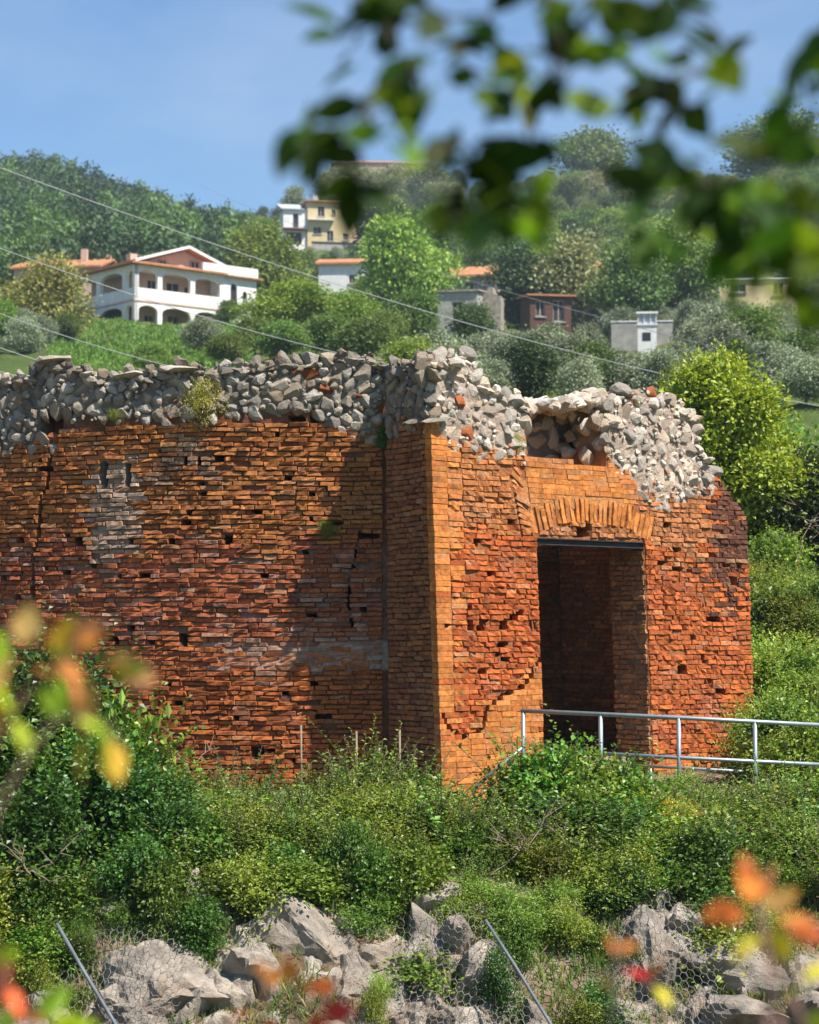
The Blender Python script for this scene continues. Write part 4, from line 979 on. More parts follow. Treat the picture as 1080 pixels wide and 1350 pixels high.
def where_tree(kind, px, py, rel):
    x, y, nm = min(LM, key=lambda q: math.hypot(px - q[0], (py - q[1]) * 1.4)); dx, dy = px - x, py - y
    pos = ('close beside' if math.hypot(dx, dy) < 38 else 'downhill from' if dy > abs(dx) * 0.6 else 'uphill from' if -dy > abs(dx) * 0.6 else 'on the slope to one side of')
    size = 'tall ' if rel > 0.82 else 'small ' if rel < 0.58 else ''
    return size + KN[kind] + ' ' + pos + ' ' + nm, KN[kind] + 's on the hillside'
for q in range(3400):
    px = rg.uniform(-60, 1140); py = rg.uniform(205, 545)
    if px < 290 and py < 400 - (290 - px) * 0.0: continue          # the dark wood there is one mass
    if px < 500 and py > 470: continue
    if py < 300:
        kind = rg.choice(['green_tree', 'dark_tree', 'pale_tree', 'olive_tree'], p=[0.45, 0.2, 0.25, 0.10]) if px > 520 else rg.choice(['pale_tree', 'green_tree', 'dark_tree'], p=[0.62, 0.23, 0.15])
    elif py < 400: kind = rg.choice(['green_tree', 'dark_tree', 'broadleaf_tree', 'olive_tree'], p=[0.42, 0.25, 0.15, 0.18])
    else: kind = rg.choice(['olive_tree', 'green_tree', 'broadleaf_tree', 'dark_tree'], p=[0.60, 0.17, 0.13, 0.10])
    b = ground_at(px, py)
    if b[1] > 505: continue
    h = TREE_H[kind] * rg.uniform(0.6, 1.05) * (0.62 if py > 400 and kind != 'olive_tree' else 1.0) * (0.72 if kind == 'olive_tree' else 0.9)
    s = ppm(b[1]); hw = h * 0.45 * s
    if any(abs(px - a) < (hw + c) * 0.47 and abs(py - d) < (hw + c) * 0.20 for a, d, c in placed): continue
    if blocked(px, py - h * s, py, hw, b[1]): continue
    placed.append((px, py, hw)); cnt += 1
    lab_, grp_ = where_tree(kind, px, py, h / TREE_H[kind])
    put_tree(kind, b, h, lab_, grp_, wide=rg.uniform(0.9, 1.25))
print('hill trees', cnt, time.time() - T0)
# the dark wood covering the left hill: one far-off mass
def wood():
    r = np.random.default_rng(8); A = Acc(); n = 0
    pts = []
    for q in range(9000):
        px = r.uniform(-140, 330); py = r.uniform(225, 420)
        lim = np.interp(px, [-140, 200, 265, 330], [225, 240, 262, 300])
        if py < lim or px > 262 + (py - 250) * 0.45: continue
        b = ground_at(px, py)
        if b[1] < 216 or b[1] > 500: continue
        if any((b[0] - c[0]) ** 2 + (b[1] - c[1]) ** 2 < 13 for c in pts): continue
        pts.append(b)
        if len(pts) > 420: break
    for b in pts:
        h = r.uniform(5, 9.5); w = h * r.uniform(0.38, 0.55)
        lob = rand_lobes(r, 6, w * 0.55, w * 0.55, h * 0.6, w * 0.45, w * 0.62, h * 0.3, 0.7); lob[:, :3] += b
        cl = GREEN['dark'] if r.random() < 0.55 else GREEN['mid']
        k = 70; d = unit(r.normal(size=(k, 3)) + [0, -0.3, 0.35]); lb = lob[r.integers(0, 6, k)]
        c = lb[:, :3] + d * lb[:, 3:6] * r.uniform(0.7, 1.0, (k, 1)); ci = np.repeat(np.arange(k), 8)
        P = c[ci] + r.normal(size=(k * 8, 3)) * 0.5
        V, T, C = leaves(P, d[ci] + r.normal(size=(k * 8, 3)) * 0.8, d[ci] * 0.6 + [0, 0, 0.5] + r.normal(size=(k * 8, 3)) * 0.4, r.uniform(0.35, 0.75, k * 8), 0.4, 0.1, lerp_cols(r, k, cl)[ci] * r.uniform(0.8, 1.2, (k * 8, 1)) * r.uniform(0.7, 1.2))
        A.put(V, T=T, col=C); 
    o = A.obj('dense_wood', M['tleaf']); tag(o, 'dense dark green wood covering the left hill', 'wood', kind='stuff')
    print('wood', len(pts), A.n)
wood()
# ------------------------------------------------------------------ near trees right of the ruin
def big_tree(name, seed, cols, h, w, size, nclump, per, base, label, trunk=0.2, nl=16, mat='leaf'):
    p = make_tree(name, seed, h, w, cols, size, nclump, per, M['elm' if 'elm' in name else mat], trunk, nl * 2, 0.11, 0.20)
    e = tag(empty(name, base), label, 'tree'); add('trunk', p['trunk'], e); add('crown', p['crown'], e); return e
def gpt(px, Y): x = (px - 540) / FPX * Y; return np.array([x, Y, hgt(x, Y)])
b = gpt(965, 37.5); big_tree('young_elm_tree', 41, GREEN['yellow'], P3(965, 452, 37.5)[2] - b[2], 3.3, 0.10, 2300, 15, b, 'yellow green leafy tree rising behind the ruin\'s right end', 0.15, 18)
b = gpt(1010, 39); big_tree('young_elm_tree', 42, GREEN['bright'], P3(1010, 560, 39)[2] - b[2], 3.4, 0.10, 1800, 15, b, 'green tree below the yellow green one behind the ruin', 0.12, 16)
b = gpt(1085, 37); big_tree('dark_holm_tree', 43, GREEN['dark'], P3(1085, 600, 37)[2] - b[2], 2.2, 0.09, 1500, 14, b, 'dark shaded tree on the bank right of the ruin', 0.15, 14)
# ------------------------------------------------------------------ shrubs
SH = {}
def shrub(kind, seed, cols, rx, h, size, nclump, per, nl=9, r0=0.28, r1=0.42, flowers=None, sprigs=14, asp=0.3, sl=0.35, mat='leaf'):
    r = np.random.default_rng(seed); lob = rand_lobes(r, nl, rx * 0.75, rx * 0.75, h * 0.7, r0, r1, h * 0.12, 0.55)
    A = Acc()
    for t in lob:
        for _ in range(2):
            s = np.array([r.normal(0, rx * 0.12), r.normal(0, rx * 0.12), -0.15]); q = np.linspace(0, 1, 5)[:, None]; e = t[:3] + r.normal(size=3) * 0.12
            A.tube(s + (e - s) * q + np.sin(q * 3.1) * r.normal(size=3) * 0.08, np.linspace(0.014, 0.004, 5), 4)
    SH.setdefault(kind, []).append((foliage(kind + '_foliage', lob, nclump, per, size, size * 1.35, r, cols, M[mat], asp, 0.5, flowers, sprigs, sl, 0.45), A.mesh(kind + '_stem', M['bark'])))
for i in range(3): shrub('ivy_shrub', 300 + i, [(0.03, 0.075, 0.014), (0.055, 0.12, 0.02), (0.09, 0.17, 0.03)], 0.62, 1.15, 0.074, 250, 15, asp=0.40, sprigs=40, sl=0.45)
for i in range(2): shrub('dark_shrub', 320 + i, [(0.018, 0.05, 0.012), (0.035, 0.085, 0.018), (0.06, 0.125, 0.025)], 0.70, 1.4, 0.066, 330, 14, 10, asp=0.40, sprigs=40, sl=0.5)
for i in range(3): shrub('light_shrub', 340 + i, [(0.065, 0.12, 0.022), (0.095, 0.165, 0.03), (0.14, 0.21, 0.045)], 0.55, 0.95, 0.060, 210, 15, sprigs=46, sl=0.5, asp=0.24)
for i in range(2): shrub('yellowish_shrub', 360 + i, [(0.09, 0.12, 0.02), (0.15, 0.165, 0.03), (0.20, 0.19, 0.04)], 0.5, 0.85, 0.056, 160, 14, sprigs=36, sl=0.45, asp=0.22)
shrub('broom_shrub', 380, [(0.06, 0.12, 0.02), (0.10, 0.165, 0.03)], 0.55, 0.95, 0.042, 520, 9, flowers=(1300, (0.62, 0.42, 0.02)), sprigs=18, asp=0.2)
def stem_weed(seed, cols, nst, h, spread, size, asp):
    r = np.random.default_rng(seed); A = Acc(); B = Acc()
    for q in range(nst):
        d = np.array([r.normal(0, spread), r.normal(0, spread), 1.0]); L_ = h * r.uniform(0.5, 1.0); m = int(L_ / (size * 0.42)); tt = np.linspace(0.12, 1, m)
        b0 = np.array([r.normal(0, 0.09), r.normal(0, 0.09), -0.05]); bend = np.array([r.normal(0, 0.18), r.normal(0, 0.18), -0.05])
        pts = b0 + (d * tt[:, None] + bend * (tt ** 2)[:, None]) * L_
        B.tube(np.vstack([b0, pts[::max(1, m // 5)], pts[-1:]]), 0.004, 3)
        az = np.arange(m) * 2.4 + r.random() * 6; D = np.stack([np.cos(az), np.sin(az), np.full(m, 0.5)], 1) + r.normal(size=(m, 3)) * 0.25
        V, T, C = leaves(pts, D, np.tile([0, 0, 1.0], (m, 1)) + r.normal(size=(m, 3)) * 0.35, size * (1.25 - 0.7 * tt) * r.uniform(0.8, 1.2, m), asp, 0.08, np.repeat(lerp_cols(r, 1, np.asarray(cols) * (1.25, 1.1, 0.85)), m, 0) * r.uniform(0.8, 1.2, (m, 1)))
        A.put(V, T=T, col=C)
    SH.setdefault('tall_weed', []).append((A.mesh('tall_weed_foliage', M['leaf']), B.mesh('tall_weed_stem', M['bark'])))
for i in range(5): stem_weed(390 + i, [[(0.06, 0.13, 0.02), (0.10, 0.18, 0.03)], [(0.09, 0.15, 0.03), (0.14, 0.20, 0.05)], [(0.05, 0.11, 0.02), (0.09, 0.16, 0.03)], [(0.10, 0.15, 0.03), (0.17, 0.20, 0.05)], [(0.06, 0.14, 0.02), (0.12, 0.20, 0.03)]][i], 16, 1.1, 0.22, (0.085, 0.065, 0.10, 0.06, 0.075)[i], (0.30, 0.18, 0.36, 0.14, 0.24)[i])
SHL = dict(ivy_shrub=('glossy green ivy leaved shrub on the bank', 'ivy shrubs on the bank'), dark_shrub=('dense dark green shrub on the bank below the wall', 'dark shrubs on the bank'),
           light_shrub=('light green bushy shrub on the bank above the rocks', 'light green shrubs on the bank'), yellowish_shrub=('dry yellowish green shrub on the bank', 'yellowish shrubs on the bank'),
           broom_shrub=('yellow flowering shrub below the steel railing', 'yellow flowering shrubs'), tall_weed=('upright leafy weed standing above the shrubs', 'upright weeds on the bank'))
srng = np.random.default_rng(99)
def put_shrub(kind, base, s=1.0, label=None, group=None, sz=None):
    f, st = SH[kind][srng.integers(0, len(SH[kind]))]
    e = empty(kind, base, srng.random() * 6.28); e.scale = (s, s, s if sz is None else sz)
    add('stem', st, e); add('foliage', f, e)
    lab, grp = SHL[kind]
    if not label:
        px, py = pix(np.asarray(base, float)); x, y, nm = min(SLM, key=lambda q: math.hypot(px - q[0], py - q[1]))
        pos = 'right in front of' if abs(px - x) < 30 and py > y else 'just above' if py < y - 25 else 'next to' if math.hypot(px - x, py - y) < 60 else 'a step away from'
        hh = s if sz is None else sz; pos = 'farther behind' if base[1] > 32 else pos
        lab = ('tall ' if hh > 0.95 else 'low ' if hh < 0.45 else '') + SKN[kind] + ' ' + pos + ' ' + nm
    return tag(e, label or lab, 'shrub', None if label else grp)
SKN = dict(ivy_shrub='glossy ivy leaved shrub', dark_shrub='dense dark green shrub', light_shrub='light green bushy shrub', yellowish_shrub='dry yellowish shrub', broom_shrub='yellow flowering shrub', tall_weed='upright leafy weed', leafy_bramble='broad leaved bramble')
SLM = [(1005, 930, 'the right corner of the ruin'), (1020, 860, 'the green tree behind the ruin'), (1080, 850, 'the dark tree on the right bank'), (1050, 960, 'the leaning dry cane'), (1090, 930, 'the far end of the railing'), (60, 1090, 'the left end of the brick wall'), (160, 1190, 'the pale peaked boulder'), (268, 1215, 'the pale sloping boulder'), (250, 1080, 'the dry stems at the wall foot'), (397, 1060, 'the stake at the shadow edge'), (352, 1180, 'the small round boulder'), (405, 1240, 'the long tan rock slab'), (500, 1075, 'the stakes left of the pier'), (590, 1090, 'the brick pier'),
       (228, 1310, 'the largest limestone block'), (470, 1300, 'the narrow rock pillar'), (585, 1250, 'the pitted middle rock'), (690, 1110, 'the bare branch tangle'), (690, 1060, 'the railing stair end'), (780, 1070, 'the doorway'), (890, 1075, 'the middle railing post'), (995, 1070, 'the right railing post'), (888, 1280, 'the white limestone fin'), (975, 1265, 'the brown crumbly rock'), (1055, 1300, 'the rock behind the red leaves'), (720, 1340, 'the low rock in the weeds'), (800, 1340, 'the dark rock'), (60, 1340, 'the shaded rock in the left netting'), (945, 1190, 'the bare curved stem'), (40, 1150, 'the dry pale stems'), (640, 1220, 'the leaning middle cable'), (80, 1220, 'the leaning left cable'), (740, 1180, 'the weedy gully between the nettings'), (1060, 1160, 'the right part of the bank'), (500, 1180, 'the earth above the rock pillar')]
def shrub_px(kind, px, pybase, s=1.0, label=None, sz=None, Y=None):
    b = ground_at(px, pybase) if Y is None else gpt(px, Y)
    return put_shrub(kind, b - [0, 0, 0.06], s, label, None, sz)
for i in range(2): shrub('leafy_bramble', 410 + i, [(0.06, 0.12, 0.02), (0.10, 0.17, 0.03), (0.15, 0.20, 0.04)], 0.5, 0.8, 0.105, 70, 9, 6, 0.2, 0.34, sprigs=16, sl=0.6, asp=0.36)
SHL['leafy_bramble'] = ('broad leaved bramble', 'brambles on the bank')
# big dark shrub mass at the left
for px, Y, s, sz in ((20, 22.6, 1.35, 1.35), (85, 22.8, 1.35, 1.5), (150, 22.9, 1.0, 1.15), (-30, 22.3, 1.3, 1.2), (50, 21.9, 1.15, 1.1), (115, 22.0, 1.05, 1.0), (185, 22.6, 0.85, 0.9), (165, 21.9, 0.85, 0.8), (225, 22.3, 0.8, 0.72), (0, 21.5, 1.0, 0.95), (70, 21.5, 0.9, 0.85), (230, 21.8, 0.7, 0.65)):
    shrub_px('dark_shrub', px, 0, s, None, sz, Y)
for px, Y, s, sz in ((15, 21.0, 0.95, 0.95), (-15, 20.9, 0.9, 1.1), (45, 20.8, 0.7, 0.6)): shrub_px('yellowish_shrub', px, 0, s, None, sz, Y)
# band under the left wall
for i in range(34):
    px = 215 + i * 12.5 + srng.normal(0, 6); Y = srng.uniform(22.2, 24.0)
    top = np.interp(px, [215, 300, 420, 470, 520, 565, 590, 640], [985, 1020, 1035, 985, 985, 995, 1045, 1055])
    b = gpt(px, Y); H = P3(px, top + srng.uniform(0, 45), Y)[2] - b[2]
    k = srng.choice(['light_shrub', 'ivy_shrub', 'dark_shrub'], p=[0.62, 0.30, 0.08]); base = dict(light_shrub=1.15, ivy_shrub=1.35, dark_shrub=1.6)[k]
    put_shrub(k, b - [0, 0, 0.05], srng.uniform(0.65, 0.95), None, None, max(0.3, H / base))
for px, top, Y in ((490, 945, 23.4), (525, 975, 23.2), (455, 985, 23.0), (560, 985, 23.2), (345, 1015, 23), (690, 950, 23.6)):
    b = gpt(px, Y); put_shrub('tall_weed', b, 1.0, None, None, (P3(px, top, Y)[2] - b[2]) / 1.25)
for i in range(150):
    px = srng.uniform(190, 1090); Y = srng.uniform(21.6, 23.9); Y = min(Y, 22.2) if 575 < px < 695 else Y; b = gpt(px, Y); put_shrub('tall_weed', b, srng.uniform(0.7, 1.15), None, None, srng.uniform(0.4, 0.95))
for px, top, Y in ((488, 938, 23.5), (478, 958, 23.2), (500, 960, 23.4), (520, 968, 23.2), (548, 985, 23.4), (455, 975, 23.3), (440, 1000, 23.0), (700, 945, 23.8), (690, 955, 23.6), (730, 950, 23.5), (760, 965, 23.6), (800, 975, 23.7), (870, 1005, 23.6), (940, 1010, 23.6), (1050, 1000, 24.2), (330, 1015, 23.0), (270, 1005, 23.0)):
    b = gpt(px, Y); put_shrub('tall_weed', b, 1.1, None, None, (P3(px, top, Y)[2] - b[2]) / 1.05)
# ivy mass under the doorway
for px, top, Y, k in ((700, 975, 23.9, 'ivy_shrub'), (735, 955, 23.6, 'ivy_shrub'), (770, 965, 23.7, 'ivy_shrub'), (805, 975, 23.8, 'ivy_shrub'), (840, 1000, 23.5, 'ivy_shrub'), (760, 1010, 22.9, 'ivy_shrub'), (820, 1030, 22.8, 'ivy_shrub'), (715, 1030, 22.8, 'dark_shrub'), (785, 1040, 22.5, 'dark_shrub'),
                      (860, 1020, 23.2, 'broom_shrub'), (895, 1030, 23.0, 'broom_shrub'), (930, 1045, 23.1, 'light_shrub'), (965, 1035, 23.4, 'light_shrub'), (1000, 1015, 24.2, 'light_shrub'), (1040, 1030, 23.8, 'ivy_shrub'), (1075, 1010, 24.0, 'ivy_shrub'), (880, 1070, 22.4, 'light_shrub'), (940, 1075, 22.3, 'ivy_shrub'), (1000, 1065, 22.5, 'ivy_shrub'), (1060, 1065, 22.4, 'light_shrub'), (850, 1075, 22.2, 'ivy_shrub'),
                      (690, 1075, 22.2, 'light_shrub'), (650, 1080, 22.4, 'light_shrub'), (910, 1000, 24.3, 'light_shrub'), (1090, 1040, 23.0, 'dark_shrub')):
    b = gpt(px, Y); base = dict(light_shrub=1.15, ivy_shrub=1.35, dark_shrub=1.6, broom_shrub=1.15)[k]; put_shrub(k, b - [0, 0, 0.05], srng.uniform(0.75, 1.0), None, None, max(0.35, (P3(px, top, Y)[2] - b[2]) / base))
# lower bank, in and above the rocks
for i in range(64):
    px = srng.uniform(-10, 1090); py = srng.uniform(1120, 1215) if srng.random() < 0.62 else srng.uniform(1215, 1370)
    if 120 < px < 470 and py > 1235 and srng.random() < 0.85: continue
    if 850 < px < 930 and py > 1190: continue
    k = srng.choice(['light_shrub', 'ivy_shrub', 'yellowish_shrub', 'dark_shrub'], p=[0.52, 0.22, 0.16, 0.10])
    shrub_px(k, px, py, srng.uniform(0.35, 0.75) * (0.7 if py > 1215 else 1), None, srng.uniform(0.35, 0.7) * (0.75 if py > 1215 else 1))
for i in range(58):
    px = srng.uniform(330, 1090) if srng.random() < 0.8 else srng.uniform(0, 330); py = srng.uniform(1135, 1300)
    if 850 < px < 925 and py > 1200: continue
    if 560 < px < 640 and py > 1190: continue
    if 120 < px < 460 and py > 1190: continue
    k = srng.choice(['light_shrub', 'ivy_shrub', 'leafy_bramble', 'tall_weed', 'yellowish_shrub'], p=[0.42, 0.15, 0.18, 0.17, 0.08])
    shrub_px(k, px, py, srng.uniform(0.35, 0.7), None, srng.uniform(0.3, 0.6))
for px, top, Y in ((300, 1035, 23), (380, 1050, 22.8), (740, 975, 23.4), (830, 1000, 23.2), (900, 1050, 22.6), (960, 1050, 22.9), (1040, 1040, 23.2), (570, 1010, 23.1), (180, 900, 22.7), (120, 880, 22.6), (520, 1020, 22.7)):
    b = gpt(px, Y); put_shrub('leafy_bramble', b, 0.9, None, None, (P3(px, top, Y)[2] - b[2]) / 1.1)
# bank and shrubs right of the ruin
for i in range(26):
    px = srng.uniform(985, 1110); Y = srng.uniform(29, 36.5)
    shrub_px(srng.choice(['light_shrub', 'yellowish_shrub', 'ivy_shrub'], p=[0.6, 0.2, 0.2]), px, 0, srng.uniform(0.8, 1.25), None, None, Y)['group'] = 'shrubs on the bank right of the ruin'
for i in range(12):
    px = srng.uniform(1000, 1100); Y = srng.uniform(25.2, 28.8)
    shrub_px(srng.choice(['light_shrub', 'ivy_shrub'], p=[0.6, 0.4]), px, 0, srng.uniform(0.6, 1.0), None, None, Y)['group'] = 'shrubs behind the railing'
# plants growing on the masonry
def wall_plant(kind, S, u, py, s, label, off=0.0, sz=None):
    z = float(z_of(S, np.array(u), py)); p = S(np.array(u), np.array(z), np.array(off))
    put_shrub(kind, p, s, label, None, sz)
def u_of(px): q = np.linspace(0, 7.9, 400); return float(np.interp(-px, -pix(SL(q, np.full(400, 3.5), 0))[0], q))
wall_plant('yellowish_shrub', SL, u_of(268), 556, 0.50, 'yellow green shrub growing out of the stone wall top', 0.02, 0.62)
wall_plant('yellowish_shrub', SL, u_of(150), 556, 0.20, 'small yellowish tuft in the joint below the stones', 0.02)
wall_plant('light_shrub', SL, u_of(430), 708, 0.22, 'small green tuft growing on the shaded brick wall edge', 0.03)
wall_plant('yellowish_shrub', SL, u_of(160), 494, 0.28, 'flat yellow tuft on the crest of the wall', -0.3, 0.16)
wall_plant('light_shrub', SF, t_of(692), 598, 0.16, 'small green tuft in the broken wall notch', -0.05, 0.3)
wall_plant('dark_shrub', SL, u_of(506), 590, 0.12, 'tiny dark tuft in the inner corner under the stones', 0.02, 0.2)
# low ground cover
def cover():
    r = np.random.default_rng(4); n = 120000
    x = r.uniform(-6, 6.5, n); y = r.uniform(18.5, 25.0, n) ; far = r.random(n) < 0.25
    y = np.where(far, r.uniform(28, 40, n), y); x = np.where(far, r.uniform(3.5, 9, n), x)
    z = hgt(x, y); keep = (np.sin(x * 2.1 + 1.3 * np.sin(y * 2.7)) + np.sin(y * 3.3 + x) + r.normal(0, 0.6, n)) > -0.7
    P = np.stack([x, y, z], 1)[keep]; n = len(P)
    D = r.normal(size=(n, 3)) * [0.5, 0.5, 0.2] + [0, 0, 1.0]
    V, T, C = leaves(P, D, r.normal(size=(n, 3)) + [0, -0.6, 0.2], r.uniform(0.05, 0.20, n), 0.045, 0.02, lerp_cols(r, n, [(0.05, 0.10, 0.02), (0.10, 0.15, 0.03), (0.22, 0.18, 0.07)]))
    A = Acc(); A.put(V, T=T, col=C); tag(A.obj('grass', M['grass']), 'rough grass and low weeds covering the bank', 'grass', kind='stuff')
    n = 26000; px = r.uniform(70, 300, n); x = []; 
    P = np.array([gpt(a, b_) for a, b_ in zip(r.uniform(60, 330, 16000), r.uniform(118, 185, 16000))]); n = len(P)
    V, T, C = leaves(P, r.normal(size=(n, 3)) * [0.5, 0.5, 0.2] + [0, 0, 1.0], r.normal(size=(n, 3)) + [0, -0.6, 0.4], r.uniform(0.2, 0.42, n), 0.22, 0.05, lerp_cols(r, n, [(0.06, 0.14, 0.015), (0.09, 0.18, 0.02)]))
    A = Acc(); A.put(V, T=T, col=C); tag(A.obj('lawn', M['grass']), 'bright green grass slope below the white villa', 'grass', kind='stuff')
cover()
print('plants', time.time() - T0)
# ------------------------------------------------------------------ rocks
def boulder(seed, cuts=10):
    r = np.random.default_rng(seed)
    bm = bmesh.new(); bmesh.ops.create_icosphere(bm, subdivisions=4, radius=1.0)
    V = np.array([v.co for v in bm.verts]); F = np.array([[v.index for v in f.verts] for f in bm.faces]); bm.free()
    for _ in range(cuts):
        n = r.normal(size=3); n /= np.linalg.norm(n); s = V @ n - r.uniform(0.4, 0.75); V = V - np.outer(np.maximum(s, 0) * 0.95, n)
    V = V / np.abs(V).max(0); off = r.random(3) * 60
    d = np.array([mnoise.fractal(Vector(v * 1.3 + off), 0.7, 2.1, 7) * 0.22 + mnoise.ridged_multi_fractal(Vector(v * 2.2 + off), 0.9, 2.0, 4, 1.0, 2.0) * 0.045 - 0.06 for v in V])
    return V * (1 + d[:, None]), F
BO = [mesh_np('boulder', *boulder(500 + i), None, False, M['rock']) for i in range(8)]
for me in BO:
    a = me.attributes.new('tint', 'FLOAT_COLOR', 'POINT'); a.data.foreach_set('color', np.ones(len(me.vertices) * 4, np.float32))
brg = np.random.default_rng(31)
ROCKS = [(160, 1190, 80, 62, 0.3, 'pale peaked boulder below the dark shrubs'), (268, 1222, 120, 92, 0.5, 'pale sloping boulder above the largest rock face'), (352, 1182, 44, 40, 0, 'small round grey boulder between shrubs'),
         (405, 1240, 150, 110, 0.7, 'long tan rock slab sloping down to the right'), (228, 1312, 150, 130, 0.0, 'largest pale limestone block behind the netting'), (308, 1300, 70, 120, -0.1, 'upright pale block wedged beside the largest block'),
         (180, 1338, 90, 60, 0.2, 'low tan boulder at the foot of the largest block'), (470, 1305, 60, 100, 0.1, 'narrow whitish grey rock pillar'), (515, 1340, 90, 70, 0.2, 'low grey rock beside the rock pillar'), (585, 1262, 125, 105, 0.0, 'broad pitted grey rock under the middle netting'),
         (560, 1335, 90, 60, 0.1, 'stained grey rock at the foot of the middle netting'), (645, 1335, 66, 60, 0.0, 'small whitish rock beside the leaning cable'), (888, 1285, 78, 165, -0.3, 'tall slanting white limestone fin'), (925, 1335, 70, 90, -0.2, 'rough grey rock at the foot of the fin'),
         (972, 1270, 130, 80, 0.1, 'brown crumbly rock right of the fin'), (1055, 1300, 80, 110, 0.0, 'grey brown rock behind the red leaved stems'), (60, 1350, 110, 60, 0.0, 'low shaded rock in the left netting'), (720, 1350, 90, 60, 0.1, 'low rock among the weeds in mid bank'), (800, 1345, 80, 70, 0, 'dark rock left of the fin'), (455, 1245, 40, 50, 0, 'small rough stone right of the tan slab'), (990, 1350, 120, 60, 0.1, 'broken brown rock at the bank foot')]
for i, (px, py, w, h, ang, lab) in enumerate(ROCKS):
    b = ground_at(px, py); s = 1 / ppm(b[1])
    o = add('boulder', BO[i % 8]); o.location = b + [0, 0.12, -0.10]
    o.rotation_euler = (brg.normal(0, 0.15), ang, brg.normal(0, 0.5)); o.scale = (w * s * 0.68, w * s * 0.42 + 0.16, h * s * 0.68)
    tag(o, lab, 'rock')
def rock_face():
    nx, nv = 300, 90; X = np.linspace(-5.2, 5.2, nx); Vv = np.linspace(0, 1, nv)
    P = np.zeros((nv, nx, 3))
    ms = [(165, 1190, 60, 45), (265, 1215, 80, 60), (395, 1230, 110, 80), (235, 1310, 150, 100), (590, 1260, 90, 120), (480, 1310, 90, 70), (890, 1280, 80, 120), (970, 1280, 120, 70), (1060, 1310, 80, 80), (560, 1330, 120, 60), (80, 1340, 120, 50)]
    for i, v in enumerate(Vv):
        y = 22.0 - 2.9 * v; z = hgt(X, np.full(nx, y))
        base = np.stack([X, np.full(nx, y), z], -1); px, py = pix(base)
        m = np.zeros(nx)
        for a, b, w, h in ms: m = np.maximum(m, np.clip(1.35 - np.hypot((px - a) / w, (py - b) / h), 0, 1))
        for j in range(nx):
            p = Vector((X[j] * 1.25, y * 1.1, z[j] * 1.7)); p += mnoise.noise_vector(p * 1.3) * 0.25
            d, c = mnoise.voronoi(p * 1.55); c0 = c[0]; hsh = mnoise.cell(c0 * 7.7)
            tilt = (p * 1.55 - c0).dot(mnoise.cell_vector(c0 * 3.3) - Vector((0.5, 0.5, 0.5)))
            k = min(1.0, (d[1] - d[0]) * 3.5)
            n = (0.34 * hsh + 0.5 * tilt) * k - 0.16 * (1 - k) + 0.10 * mnoise.fractal(p * 3, 0.8, 2.1, 5)
            off = m[j] * (0.13 + n) - 0.28 * (1 - min(1, m[j] * 3))
            P[i, j] = (X[j], y - 0.75 * off, z[j] + 0.62 * off)
    i = np.arange(nv - 1)[:, None] * nx + np.arange(nx - 1)[None, :]
    Q = np.stack([i, i + 1, i + nx + 1, i + nx], -1).reshape(-1, 4)[:, ::-1]
    o = add('rock_face', mesh_np('rock_face', P.reshape(-1, 3), Q, np.ones((nv * nx, 3)), False, M['rock'])); tag(o, 'craggy pale limestone outcrop on the bank', kind='structure')
    return P
ROCKP = rock_face()
# ------------------------------------------------------------------ rockfall netting with its cables
from mathutils.bvhtree import BVHTree
def bank_bvh():
    V = []; F = []; n = 0
    for o in [o for o in sc.objects if o.name.startswith('boulder')]:
        mw = np.array(Matrix.LocRotScale(o.location, o.rotation_euler, o.scale)); v = np.empty(len(o.data.vertices) * 3); o.data.vertices.foreach_get('co', v)
        v = v.reshape(-1, 3) @ mw[:3, :3].T + mw[:3, 3]; V.append(v)
        F += [tuple(np.array(p.vertices) + n) for p in o.data.polygons]; n += len(v)
    xs = np.linspace(-7, 7, 140); ys = np.linspace(17, 25, 90); X, Y = np.meshgrid(xs, ys); V.append(np.stack([X, Y, hgt(X, Y)], -1).reshape(-1, 3))
    for i in range(89):
        for j in range(139): a = n + i * 140 + j; F.append((a, a + 1, a + 141, a + 140))
    m_ = n + 90 * 140; nv, nx = ROCKP.shape[:2]; V.append(ROCKP.reshape(-1, 3))
    for i in range(nv - 1):
        for j in range(nx - 1): a = m_ + i * nx + j; F.append((a, a + 1, a + nx + 1, a + nx))
    return BVHTree.FromPolygons([tuple(v) for v in np.concatenate(V)], F)
BVH = bank_bvh()
